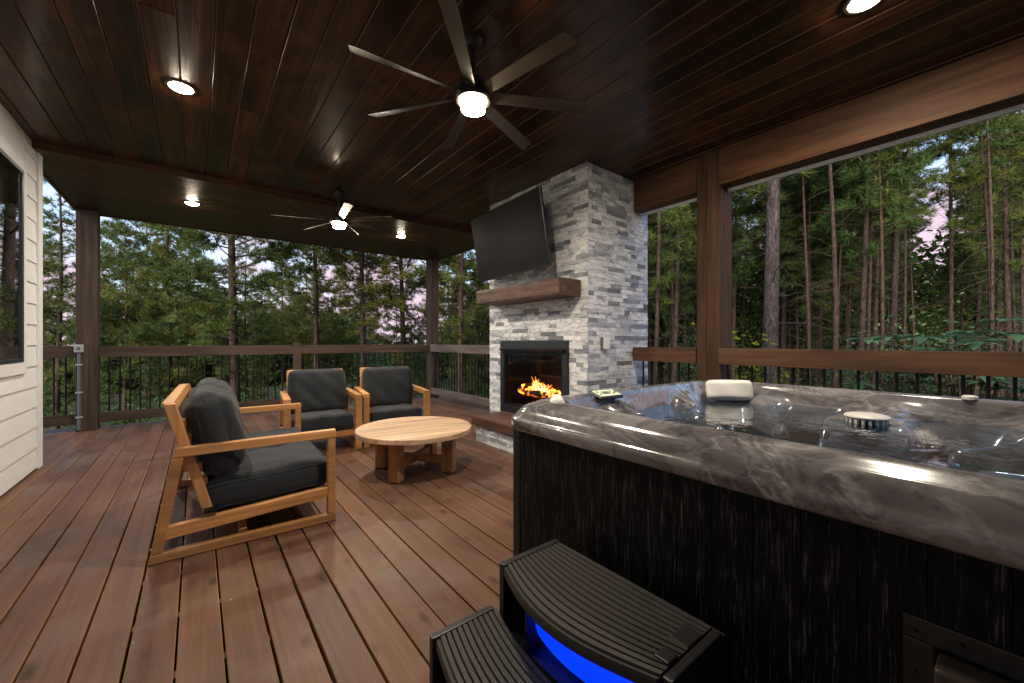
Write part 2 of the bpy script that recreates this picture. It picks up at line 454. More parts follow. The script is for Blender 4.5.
# ceiling boards, running away from the camera
mb = MB(); CW = .1677; k = -7
while True:
    a0 = -.256+k*CW; a1 = a0+CW
    if a0 > 4.0: break
    if a1 > -1.2:
        segs = [-2.2]; y = -2.2+rnd.uniform(.5,4)
        while y < 4.9: segs.append(y); y += rnd.uniform(2.0,4.2)
        segs.append(5.44)
        for s0, s1 in zip(segs, segs[1:]):
            t_ = rnd.uniform(-.0015,.0015)
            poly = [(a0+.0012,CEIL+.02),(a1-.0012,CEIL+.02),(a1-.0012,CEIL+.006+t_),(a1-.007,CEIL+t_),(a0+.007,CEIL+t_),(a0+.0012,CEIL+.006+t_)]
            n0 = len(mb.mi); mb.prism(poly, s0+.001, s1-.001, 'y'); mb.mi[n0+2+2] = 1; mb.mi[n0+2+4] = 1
    k += 1
o = mb.build('ceiling', [M['ceil'], simple('ceiling_seam_highlight', (.085,.038,.017), .4)]); tag(o, 'dark stained board ceiling of the porch', None, kind='structure')  # board chamfers painted lighter as highlights along the ceiling seams
mb = MB(); y = 5.46
mb.box(-1.235, 3.98, 5.442, 5.465, SOFFIT-.004, CEIL+.03)
while y < 7.74:
    y1 = min(y+.118, 7.76)
    poly = [(y+.001,SOFFIT+.02),(y1-.001,SOFFIT+.02),(y1-.001,SOFFIT+.004),(y1-.004,SOFFIT),(y+.004,SOFFIT),(y+.001,SOFFIT+.004)]
    if y > 5.46: mb.prism(poly, -1.23, 3.95, 'x')
    else: mb.prism([(y+.008,SOFFIT+.02),(y1-.001,SOFFIT+.02),(y1-.001,SOFFIT+.004),(y1-.004,SOFFIT),(y+.008,SOFFIT)], -1.23, 3.95, 'x')
    y = y1+.0005
o = mb.build('ceiling', M['soffit']); tag(o, 'lower strip of dark ceiling along the far edge', None, kind='structure')
# roof slab above (keeps daylight out)
mb = MB(); mb.box(-1.25,4.05,-2.3,7.78,CEIL+.05,CEIL+.16)
mb.box(-1.26,4.06,7.78,7.81,SOFFIT-.012,CEIL+.17); mb.box(-1.262,-1.236,5.66,7.78,SOFFIT-.012,CEIL+.17)
mb.box(3.965,4.06,4.34,7.78,SOFFIT-.01,CEIL+.045)
o = mb.build('roof', M['soffit']); tag(o, 'roof edge boards above the porch', None, kind='structure')

# ------------------------------------------------------------------ posts and beams
def post(name, x0, x1, y0, y1, z1, label, crack=None):
    t = thing(name, label, 'post', ((x0+x1)/2,(y0+y1)/2,0), 0, 'square timber porch posts')
    w, d = (x1-x0)/2, (y1-y0)/2
    m_ = MB(); m_.box(-w,w,-d,d,0.002,z1-.002); m_.build('shaft', M['post'] if crack else M['post_far'], t, bevel=.006)
    if crack:
        m_ = MB()
        pts = crack
        for (ya, za), (yb, zb) in zip(pts, pts[1:]):
            m_.add([(-w-.0015,ya-.003,za),(-w-.0015,ya+.003,za),(-w-.0015,yb+.003,zb),(-w-.0015,yb-.003,zb)], [(0,1,2,3)])
        m_.build('crack', M['crack'], t)
    return t
rc = random.Random(5)
cr = [(.012+rc.uniform(-.008,.008), z_) for z_ in np.linspace(.3,2.85,26)]
post('porch_post', 3.80,4.06,1.72,1.935,CEIL, 'cracked brown timber post right of the stone chimney, behind the hot tub', cr)
post('porch_post', 3.80,3.99,7.56,7.76,SOFFIT, 'timber post at the far corner of the deck left of the television')
post('porch_post', -1.235,-1.035,7.56,7.76,SOFFIT, 'timber post by the house corner with a grey electrical box on it')
t = thing('roof_beam', 'warm brown timber beam running overhead from the post past the hot tub', 'beam', (3.9,0,2.78))
m_ = MB(); m_.box(-.10,.06,-2.2,1.728,-.16,.178); m_.build('timber', M['beam'], t, bevel=.006)
m_ = MB(); m_.box(.063,.08,-2.2,1.728,-.188,.178); m_.build('drip_edge', M['trim_blue'], t)
t = thing('roof_beam', 'short dark timber beam between the post and the stone chimney', 'beam', (3.9,0,2.78))
m_ = MB(); m_.box(-.085,.06,1.942,2.655,-.16,.178); m_.build('timber', M['beam'], t, bevel=.006)
m_ = MB(); m_.box(.063,.08,1.942,2.655,-.188,.178); m_.build('drip_edge', M['trim_blue'], t)

# ------------------------------------------------------------------ railings
def railing(label, p0, p1, axis, mat, grp='deck railings', mid=None, top=1.108, th=.15, sp=.103, bot=.09, bh=.13, inner=-1, close=True, mbot=None):
    """p0,p1 along the axis at the inner face of the rail; balusters are parts"""
    L = p1[0]-p0[0] if axis == 'x' else p1[1]-p0[1]
    t = thing('deck_railing', label, 'railing', (p0[0],p0[1],0), 0, grp)
    def bx(m, a0, a1, b0, b1, z0, z1):
        if axis == 'x': m.box(a0,a1,b0,b1,z0,z1)
        else: m.box(b0,b1,a0,a1,z0,z1)
    m_ = MB(); bx(m_, 0, L, 0, .038, top-th, top); m_.build('top_rail', mat, t, bevel=.004)
    m_ = MB(); bx(m_, 0, L, .04, .085, top-.08, top-.005); m_.build('rail_backing', mat, t, bevel=.003)
    m_ = MB(); bx(m_, 0, L, 0, .038, bot, bot+bh); m_.build('bottom_rail', mbot or mat, t, bevel=.004)
    n = int(L/sp); off = (L-(n-1)*sp)/2
    first = None
    for i in range(n):
        a = off+i*sp
        if mid is not None and abs(a-mid) < .07: continue
        if first is None:
            m_ = MB(); m_.tube([(0,0,bot+.01),(0,0,top-.03)], .0098, 10)
            first = m_.build('baluster', M['blackmetal'], t, smooth=True); b = first
        else:
            b = first.copy(); col.objects.link(b); b.parent = t
        b.location = (a,.052,0) if axis == 'x' else (.052,a,0)
    if mid is not None:
        m_ = MB(); bx(m_, mid-.055, mid+.055, -.012, .095, .004, top+.04); m_.build('rail_post', M['rail_x'], t, bevel=.005)
    return t
railing('long railing with black balusters along the far edge, behind the armchairs', (-1.033,7.60), (3.798,7.60), 'x', M['rail_x'], mid=2.375)
railing('short railing left of the far left post, behind the house corner', (-3.6,7.60), (-1.237,7.60), 'x', M['rail_x'])
railing('grey brown railing between the far corner post and the stone chimney', (3.80,4.335), (3.80,7.558), 'y', M['rail_grey'])
railing('short railing between the stone chimney and the cracked post', (3.79,1.942), (3.79,2.650), 'y', M['rail'])
railing('brown railing behind the hot tub, right of the cracked post', (3.79,-1.9), (3.79,1.760-.03), 'y', M['rail'])

# ------------------------------------------------------------------ house
WX = -1.16
house = thing('house', 'cream lap sided house wall with a dark framed window at the left edge', 'house', (WX,5.66,0))
# local coords: x -> WX, y -> 5.66
def lap(mb, y0, y1, z0, z1):
    z = z0; e = .186
    while z < z1-.01:
        zt = min(z+e, z1)
        mb.prism([(-.03,z),(.012,z),(.012,z+.004),(.001,zt-.001),(-.03,zt-.001)], y0, y1, 'y'); z = zt
WY0, WY1, WZ0, WZ1 = 3.45-5.66, 5.13-5.66, 1.00, 2.59
mb = MB()
lap(mb, WY1+.11, -.10, .02, CEIL); 
lap(mb, -15, WY0-.11, .02, CEIL)  # wall lengthened behind the camera to block the low sun
lap(mb, WY0-.11, WY1+.11, .02, WZ0-.10)
mb.box(-.03,.002,WY0-.11,WY1+.11,WZ1+.10,CEIL)
mb.box(-.20,-.031,-15,-.003,.0,WZ0-.02); mb.box(-.20,-.031,-15,-.003,WZ1+.02,CEIL)
mb.box(-.20,-.031,WY1+.02,-.003,WZ0-.018,WZ1+.018); mb.box(-.20,-.031,-15,WY0-.02,WZ0-.018,WZ1+.018)
mb.box(-8.2,-.201,-.14,-.003,0,CEIL)  # unseen end wall, carried back to keep the sun off the porch
mb.build('wall', M['siding'], house)
mb = MB(); mb.box(-8.6,-.10,-16.2,.25,CEIL+.055,CEIL+.16); mb.box(-8.2,-8.0,-16,-.141,-1.9,CEIL); mb.prism([(-8.6,CEIL+.161),(5.2,CEIL+.162),(-1.7,CEIL+2.3)], -16.2, .25, 'y'); mb.build('roof', M['soffit'], house)  # unseen house mass and gable roof, added to shade the porch
mb = MB(); mb.box(-.028,.022,-.098,.022,.004,CEIL-.004); mb.box(-.14,-.029,-.002,.022,.004,CEIL-.004); mb.build('corner_trim', M['trimwhite'], house, bevel=.003)
wd = MB()
wd.box(.0,.024,WY0-.10,WY1+.10,WZ0-.10,WZ0-.001); wd.box(.0,.024,WY0-.10,WY1+.10,WZ1+.001,WZ1+.10)
wd.box(.0,.024,WY1+.001,WY1+.10,WZ0,WZ1); wd.box(.0,.024,WY0-.10,WY0-.001,WZ0,WZ1)
cas = wd.build('window', M['trimwhite'], house, bevel=.003)
fr = MB(); f_ = .032
fr.box(-.05,.030,WY0,WY1,WZ0,WZ0+f_); fr.box(-.05,.030,WY0,WY1,WZ1-f_,WZ1)
fr.box(-.05,.030,WY1-f_,WY1,WZ0+f_+.001,WZ1-f_-.001); fr.box(-.05,.030,WY0,WY0+f_,WZ0+f_+.001,WZ1-f_-.001)
fr.build('frame', M['frame_navy'], cas, bevel=.004)
pn = MB(); pn.box(.012,.018,WY0+f_-.01,WY1-f_+.01,WZ0+f_-.01,WZ1-f_+.01); pn.build('pane', M['pane'], cas)
inn = MB(); inn.box(-1.6,-1.55,WY0-1,WY1+.4,0,CEIL); inn.box(-1.549,-.205,WY1+.3,WY1+.35,0,CEIL)
inn.build('room_wall', simple('warm_lit_room_wall', (.55,.42,.2), .8), house)  # brownish yellow paints in the warm light inside the room
inn = MB(); inn.box(-1.549,-.205,WY0-1,WY1+.299,0.0,.02); inn.build('room_floor', M['joist'], house)

# electric box and conduit on the left post
t = thing('electrical_box', 'grey weatherproof outlet box with conduit on the left post', 'outlet box', (-1.20,7.555,0))
m_ = MB(); m_.box(-.042,.042,-.05,-.0,1.03,1.13); bx_ = m_.build('box', M['boxgrey'], t, bevel=.006)
m_ = MB(); m_.box(-.018,.018,-.056,-.051,1.06,1.10); m_.build('cover_latch', M['pvc'], bx_, bevel=.002)
m_ = MB(); m_.tube([(0.0,-.02,.02),(0,-.02,1.02)], .017, 12); m_.build('conduit', M['pvc'], t, smooth=True)
for z in (.18,.5,.86):
    m_ = MB(); m_.box(-.032,.032,-.043,-.0,z,z+.018); m_.build('clamp', M['boxgrey'], t, bevel=.003)

# ------------------------------------------------------------------ stone fireplace
CX0, CX1, CY0, CY1 = 3.025, 4.10, 2.652, 4.335
fp = thing('stone_fireplace', 'tall white and grey ledger stone fireplace chimney with a burning fire', 'fireplace', (CX0,3.51,0))
OX, OY = CX0, 3.51
FY0, FY1, FZ0, FZ1 = 2.92, 4.05, .285, 1.172     # opening for the insert
mb = MB()
mb.box(.032, CX1-OX-.03, CY0-OY+.03, FY0-OY-.0, 0, CEIL)
mb.box(.032, CX1-OX-.03, FY1-OY+.0, CY1-OY-.03, 0, CEIL)
mb.box(.033, CX1-OX-.03, FY0-OY, FY1-OY, FZ1, CEIL)
mb.box(.033, CX1-OX-.03, FY0-OY, FY1-OY, 0, FZ0)
mb.box(.55, CX1-OX-.031, FY0-OY+.001, FY1-OY-.001, FZ0, FZ1)
core = mb.build('core', M['mortar'], fp)
rs = random.Random(11)
def courses(mb, fa0, fa1, z0, z1, put, hole=None, ch=.0455):
    z = z0; row = 0
    while z < z1-.004:
        h = min(ch, z1-z)
        a = fa0 + (0 if row % 2 == 0 else 0)
        first = True
        while a < fa1-.004:
            w = rs.choice([.10,.14,.18,.22,.28]) * rs.uniform(.85,1.15)
            if first: w *= rs.uniform(.4,1); first = False
            if fa1-(a+w) < .05: w = fa1-a
            b = min(a+w, fa1)
            segs = [(a,b)]
            if hole and z < hole[3]-.01 and z+h > hole[2]+.01:
                segs = []
                if a < hole[0]: segs.append((a, min(b,hole[0])))
                if b > hole[1]: segs.append((max(a,hole[1]), b))
            for (p, q) in segs:
                if q-p > .004:
                    d = rs.choice([0,.001,.003,.005,.007])+rs.uniform(0,.0015)
                    put(mb, p+.0007, q-.0007, z+.0006, z+h-.0006, d)
            a = b
        z += h; row += 1
mb = MB()
def put_front(m, a0, a1, z0, z1, d):     # face looking to -X
    m.box(-.0+.018-d, .031, a0, a1, z0, z1)
courses(mb, CY0-OY, CY1-OY, .0, CEIL-.002, put_front, (FY0-OY-.02, FY1-OY+.02, FZ0-.02, FZ1+.02))
def put_side(m, a0, a1, z0, z1, d):      # face looking to -Y
    m.box(a0, a1, CY0-OY+.018-d, CY0-OY+.029, z0, z1)
courses(mb, .034, CX1-OX, .0, CEIL-.002, put_side)
def put_far(m, a0, a1, z0, z1, d):
    m.box(a0, a1, CY1-OY-.029, CY1-OY-.018+d, z0, z1)
courses(mb, .034, CX1-OX, .0, CEIL-.002, put_far)
mb.build('stone_veneer', M['stone'], fp)
# hearth
HY0, HY1, HX = 2.93-OY, 3.98-OY, 2.573-OX
mb = MB(); mb.box(HX+.03, -.02, HY0+.03, HY1-.03, .0, .20)
def put_h(m, a0, a1, z0, z1, d): m.box(HX+.02-d, HX+.029, a0, a1, z0, z1)
h = mb.build('hearth', M['mortar'], fp)
mb = MB(); courses(mb, HY0+.004, HY1-.004, 0, .198, put_h)
def put_h2(m, a0, a1, z0, z1, d): m.box(a0, a1, HY1-.029, HY1-.020+d, z0, z1)
courses(mb, HX+.031, -.02, 0, .198, put_h2)
def put_h3(m, a0, a1, z0, z1, d): m.box(a0, a1, HY0+.02-d, HY0+.029, z0, z1)
courses(mb, HX+.031, -.02, 0, .198, put_h3)
mb.build('hearth_stone', M['stone'], h)
mb = MB(); mb.box(HX-.03,-.003,HY0-.03,HY1+.03,.20,.30); mb.build('hearth_cap', M['hearth'], h, bevel=.008)
# mantel: rough hewn beam
mb = MB()
ny, nz = 60, 8
MX, MY0, MY1, MZ0, MZ1 = 2.715-OX, 2.73-OY, 4.16-OY, 1.62, 1.79
rm = random.Random(8)
def jig(a): return rm.uniform(-a,a)
rings = []
for i in range(ny+1):
    y = MY0+(MY1-MY0)*i/ny; w1 = .0016*math.sin(i*.5)+jig(.0015); w2 = .0016*math.sin(i*.33+1)+jig(.0015)
    r = [(0,y,MZ0+w2),(MX+.006,y,MZ0+w2+.003),(MX+jig(.002)+w1,y,MZ0+.02),(MX+w2+jig(.002),y,(MZ0+MZ1)/2),(MX+w1+jig(.002),y,MZ1-.02),(MX+.008,y,MZ1+w1),(0,y,MZ1+w1)]
    rings.append(r)
vs = [p for r in rings for p in r]; fs = []
for i in range(ny):
    for k in range(7):
        a = i*7+k; b = i*7+(k+1)%7; fs.append((a,b,b+7,a+7))
fs.append(tuple(range(7))); fs.append(tuple(range(ny*7,ny*7+7)))
mb.add(vs, fs); mb.build('mantel', M['mantel'], fp)
# fire insert
y0, y1, z0, z1 = FY0-OY-.018, FY1-OY+.018, FZ0+.004, FZ1+.004
mb = MB()
mb.box(-.012,.03,y0,y1,z1-.13,z1); mb.box(-.012,.03,y0,y1,z0,z0+.10)
mb.box(-.012,.03,y0,y0+.075,z0+.101,z1-.131); mb.box(-.012,.03,y1-.075,y1,z0+.101,z1-.131)
ins = mb.build('fire_insert', M['firemetal'], fp, bevel=.004)
mb = MB(); mb.prism([(-.013,z1-.085),(-.055,z1-.10),(-.055,z1-.108),(-.013,z1-.118)], y0+.03, y1-.03, 'y'); mb.build('hood', M['blackmetal'], ins)
mb = MB(); yi0, yi1, zi0, zi1 = y0+.075, y1-.075, z0+.10, z1-.13
mb.box(-.004,.012,yi0,yi0+.025,zi0,zi1); mb.box(-.004,.012,yi1-.025,yi1,zi0,zi1); mb.box(-.004,.012,yi0+.026,yi1-.026,zi1-.03,zi1); mb.box(-.004,.012,yi0+.026,yi1-.026,zi0,zi0+.025)
mb.build('door_frame', M['blackmetal'], ins, bevel=.002)
mb = MB(); mb.box(.014,.017,yi0,yi1,zi0,zi1); mb.build('glass', M['fireglass'], ins)
mb = MB(); mb.box(.45,.46,yi0-.02,yi1+.02,zi0-.02,zi1+.02); mb.box(.035,.449,yi0-.03,yi0-.021,zi0-.02,zi1+.02); mb.box(.035,.449,yi1+.021,yi1+.03,zi0-.02,zi1+.02)
mb.box(.035,.449,yi0-.02,yi1+.02,zi0-.03,zi0-.021); mb.box(.035,.449,yi0-.02,yi1+.02,zi1+.021,zi1+.03)
mb.build('firebox', M['soot'], ins)
mb = MB()
for i in range(6):   # grate
    mb.tube([(.12,-.21+i*.1,zi0+.0),(.12,-.21+i*.1,zi0+.11),(.32,-.21+i*.1,zi0+.11),(.33,-.21+i*.1,zi0+.16)], .007, 6)
mb.build('grate', M['blackmetal'], ins)
rl = random.Random(2); mb = MB()
for (ya,xa,za,yb,xb,zb,r) in [(-.33,.20,.09,.30,.26,.08,.04),(-.30,.13,.10,.15,.12,.09,.033),(-.05,.12,.09,.32,.15,.10,.036),(-.24,.16,.15,.12,.26,.17,.03),(-.02,.28,.17,.25,.13,.16,.028),(-.2,.3,.12,-.28,.1,.13,.025)]:
    pts = []; rr_ = []
    for j in range(9):
        u = j/8; pts.append((xa+(xb-xa)*u+rl.uniform(-.008,.008), ya+.04+(yb-ya)*u, zi0+.07+za+(zb-za)*u+rl.uniform(-.008,.008))); rr_.append(r*rl.uniform(.85,1.15))
    mb.tube(pts, rr_, 9)
mb.build('log_pile', M['log'], ins, smooth=True)
def flames(mb, n, hmin, hmax, w, seed):
    r_ = random.Random(seed)
    for i in range(n):
        y = r_.gauss(0.06,.15); y = max(-.3,min(.3,y)); x = r_.uniform(.14,.26)
        hh = r_.uniform(hmin,hmax)*math.exp(-((y-.08)/.19)**2)+.04
        ph = r_.uniform(0,6); pts = []; rad = []
        for j in range(9):
            u = j/8
            pts.append((x+.012*math.sin(ph+u*5), y+.022*u*math.sin(ph*1.7+u*6), zi0+.19+hh*u))
            rad.append(max(.0008, w*r_.uniform(.9,1.1)*math.sin(min(1,u*1.0+.25)*PI*.95)**1.1*(1-u*.55)))
        mb.tube(pts, rad, 8)
mb = MB(); flames(mb, 18, .06, .14, .020, 4); mb.build('flame', M['flame_out'], ins, smooth=True)
mb = MB(); flames(mb, 12, .03, .09, .010, 9); mb.build('flame', M['flame_in'], ins, smooth=True)
# outlet on the right face of the chimney
t = thing('wall_outlet', 'small white covered outlet on the right face of the stone chimney', 'outlet', (3.31,2.655,1.15))
m_ = MB(); m_.box(-.045,.045,-.035,.0,-.06,.06); m_.build('cover', M['outletwhite'], t, bevel=.006)
m_ = MB(); m_.box(-.062,-.046,-.022,-.0,-.065,.065); m_.build('hinge_plate', M['pvc'], t, bevel=.003)

# ------------------------------------------------------------------ television
tvw, tvh = 1.39, .793
tv = thing('television', 'black flat television tilted down on the stone chimney above the mantel', 'television', (2.76,3.63,2.322))
tv.rotation_euler = (0, 0, 0)
Mx = Matrix.Rotation(-.057,4,'Z') @ Matrix.Rotation(-.169,4,'Y')
def tvb(name, mat, args, bevel=.003, parent=tv):
    m_ = MB(); m_.box(*args, M=Mx); return m_.build(name, mat, parent, bevel=bevel)
tvb('body', M['tvbezel'], (.004,.035,-tvw/2,tvw/2,-tvh/2,tvh/2), .006)
tvb('screen', M['tvscreen'], (-.0,.0035,-tvw/2+.008,tvw/2-.008,-tvh/2+.016,tvh/2-.008), 0)
tvb('back_housing', M['tvbezel'], (.036,.07,-.42,.42,-.33,.12), .01)
tvb('logo_bar', M['chrome'], (.0,.006,-.03,.03,-tvh/2-.004,-tvh/2+.004), .001)
m_ = MB(); m_.box(.05,.09,-.2,.2,-.15,.15, M=Mx); m_.build('mount', M['blackmetal'], tv, bevel=.004)
m_ = MB(); m_.tube([(.07,-.08,0),(.16,-.2,0),(.275,-.1,0)], .018, 8); m_.tube([(.07,.08,0),(.16,.2,0),(.275,.1,0)], .018, 8); m_.build('mount_arm', M['blackmetal'], tv)

# ------------------------------------------------------------------ ceiling fans
def fan(loc, label, zl, a0):
    t = thing('ceiling_fan', label, 'ceiling fan', (loc[0],loc[1],zl), 0, 'ceiling fans with eight thin blades and a round lamp'.replace('eight ',''))
    top = CEIL-zl
    m_ = MB(); m_.lathe([(.0,top-.055),(.05,top-.055),(.068,top-.03),(.072,top-.001)], 32); m_.build('canopy', M['fan'], t, smooth=True)
    m_ = MB(); m_.tube([(0,0,.12),(0,0,top-.05)], .016, 14); m_.build('downrod', M['fan'], t, smooth=True)
    m_ = MB(); m_.lathe([(.0,.145),(.04,.145),(.075,.13),(.09,.10),(.10,.06),(.105,.02),(.10,.008),(.0,.008)], 40); m_.build('motor', M['fan'], t, smooth=True)
    m_ = MB(); m_.lathe([(.0,-.022),(.03,-.021),(.062,-.016),(.078,-.004),(.08,.006),(.0,.006)], 40); m_.build('lamp', M['fanlens'], t, smooth=True)
    first = None
    for i in range(7):
        a = R(a0)+i*2*PI/7
        if first is None:
            # blade along +x, pitched, tapered profile
            n = 14; vs = []; fs = []
            for j in range(n+1):
                u = j/n; x = .10+u*.60
                w = (.034+.011*u if u < .96 else .040)
                pitch = -R(24-9*u); sag = -.004*u*u
                for sgn in (-1,0,1):
                    for dz in (0,.006):
                        yy = sgn*w; vs.append((x + (0.012*sgn*(1 if u > .96 else 0)), yy*math.cos(pitch), .045+sag+yy*math.sin(pitch)+dz-abs(sgn)*.004))
            for j in range(n):
                b = j*6
                q = [0,2,4,5,3,1]
                for k in range(6):
                    a_, b_ = q[k], q[(k+1)%6]
                    fs.append((b+a_,b+b_,b+b_+6,b+a_+6))
            fs.append((0,2,4,5,3,1)); e = n*6; fs.append((e+1,e+3,e+5,e+4,e+2,e))
            m_ = MB(); m_.add(vs, fs); first = m_.build('blade', M['blade'], t, smooth=True); b = first
        else:
            b = first.copy(); col.objects.link(b); b.parent = t
        b.rotation_euler = (0,0,a)
    li = bpy.data.lights.new('fan_lamp_light', 'AREA'); li.shape = 'DISK'; li.size = .14; li.energy = FANW; li.color = (1,.87,.70)
    lo = bpy.data.objects.new('fan_lamp_light', li); col.objects.link(lo); lo.parent = t; lo.location = (0,0,-.04)
    lo.visible_camera = True
    return t
FANW = 10; CANW = 11
fan((1.29,2.012), 'large dark ceiling fan overhead with a bright round lamp', 2.585, -132)
fan((1.345,5.08), 'far ceiling fan above the armchairs, beside the recessed lights', 2.585, -97)

def can(x, y, z, label, power):
    t = thing('recessed_light', label, 'ceiling light', (x,y,z), 0, 'recessed ceiling lights')
    m_ = MB(); m_.lathe([(.0,-.004),(.066,-.004),(.066,-.006),(.072,-.010),(.088,-.007),(.092,.0)], 40); m_.build('trim_ring', M['lamptrim'], t, smooth=True)
    m_ = MB(); m_.lathe([(.0,-.026),(.03,-.024),(.055,-.016),(.066,-.0065)], 40); m_.build('lens', M['lens'], t, smooth=True)
    li = bpy.data.lights.new('recessed_lamp', 'AREA'); li.shape = 'DISK'; li.size = .12; li.energy = power; li.color = (1,.88,.73)
    lo = bpy.data.objects.new('recessed_lamp', li); col.objects.link(lo); lo.parent = t; lo.location = (0,0,-.030)
can(-.088,3.651,CEIL, 'bright recessed light in the dark ceiling above the sofa', CANW)
can(2.751,.502,CEIL, 'recessed light at the top edge above the hot tub', CANW)
can(-.049,6.398,SOFFIT, 'recessed light in the lower ceiling left of the far fan', CANW*.7)
can(2.628,6.279,SOFFIT, 'recessed light in the lower ceiling nearest the far corner post', CANW*.7)
#FURN#
# ------------------------------------------------------------------ furniture
def cushion(mb, w, d, h, M=None, puff=.02, r=.05, n=(22,20,8), seed=0, pinch=0, soft=2.6):
    """soft rounded cushion centred on x,y, bottom at z=0"""
    rr = random.Random(seed); ph = [rr.uniform(0,6) for _ in range(6)]
    faces = {}; vs = []; idx = {}
    nx, ny, nz = n
    def P(i, j, k):
        key = (i,j,k)
        if key in idx: return idx[key]
        a, b, c = 2*i/nx-1, 2*j/ny-1, 2*k/nz-1
        hx, hy, hz = w/2, d/2, h/2
        # rounded box
        def q(t): return math.copysign(abs(t)**.9, t)
        x, y, z = q(a)*hx, q(b)*hy, c*hz
        ix, iy, iz = max(-hx+r,min(hx-r,x)), max(-hy+r,min(hy-r,y)), max(-hz+min(r,hz*.9),min(hz-min(r,hz*.9),z))
        v = Vector((x-ix,y-iy,z-iz)); L = v.length
        if L > 1e-6:
            rz = min(r,hz*.9); v = v/L
            x, y, z = ix+v.x*r, iy+v.y*r, iz+v.z*rz
        bul = (1-a*a)*(1-b*b)
        z += puff*(bul**.6)*(1 if c > 0 else -1 if c < 0 else 0)*abs(c)
        y += puff*.6*math.copysign(1,b)*(abs(b)**3)*(1-a*a)*(1-c*c)
        x += puff*.4*math.copysign(1,a)*(abs(a)**3)*(1-b*b)*(1-c*c)
        wv = .0035*(math.sin(x*19+ph[0]+y*7)+math.sin(y*23+ph[1]+x*11)+math.sin((x+y)*31+ph[2]))
        z += wv*abs(c)
        idx[key] = len(vs); vs.append((x,y,z+hz)); return idx[key]
    fs = []
    for i in range(nx):
        for j in range(ny):
            for k in (0,nz): fs.append((P(i,j,k),P(i+1,j,k),P(i+1,j+1,k),P(i,j+1,k)))
    for i in range(nx):
        for k in range(nz):
            for j in (0,ny): fs.append((P(i,j,k),P(i+1,j,k),P(i+1,j,k+1),P(i,j,k+1)))
    for j in range(ny):
        for k in range(nz):
            for i in (0,nx): fs.append((P(i,j,k),P(i,j+1,k),P(i,j+1,k+1),P(i,j,k+1)))
    mb.add(vs, fs, 0, M)
    return mb
def piping(mb, w, d, z, M=None, r=.05, rad=.0028):
    pts = []
    for (cx, cy, a0) in ((w/2-r,d/2-r,0),(-w/2+r,d/2-r,90),(-w/2+r,-d/2+r,180),(w/2-r,-d/2+r,270)):
        for j in range(6):
            a = R(a0+j*18); pts.append((cx+r*math.cos(a), cy+r*math.sin(a), z))
    pts.append(pts[0]); mb.tube(pts, rad, 6, 0, M, cap=False)

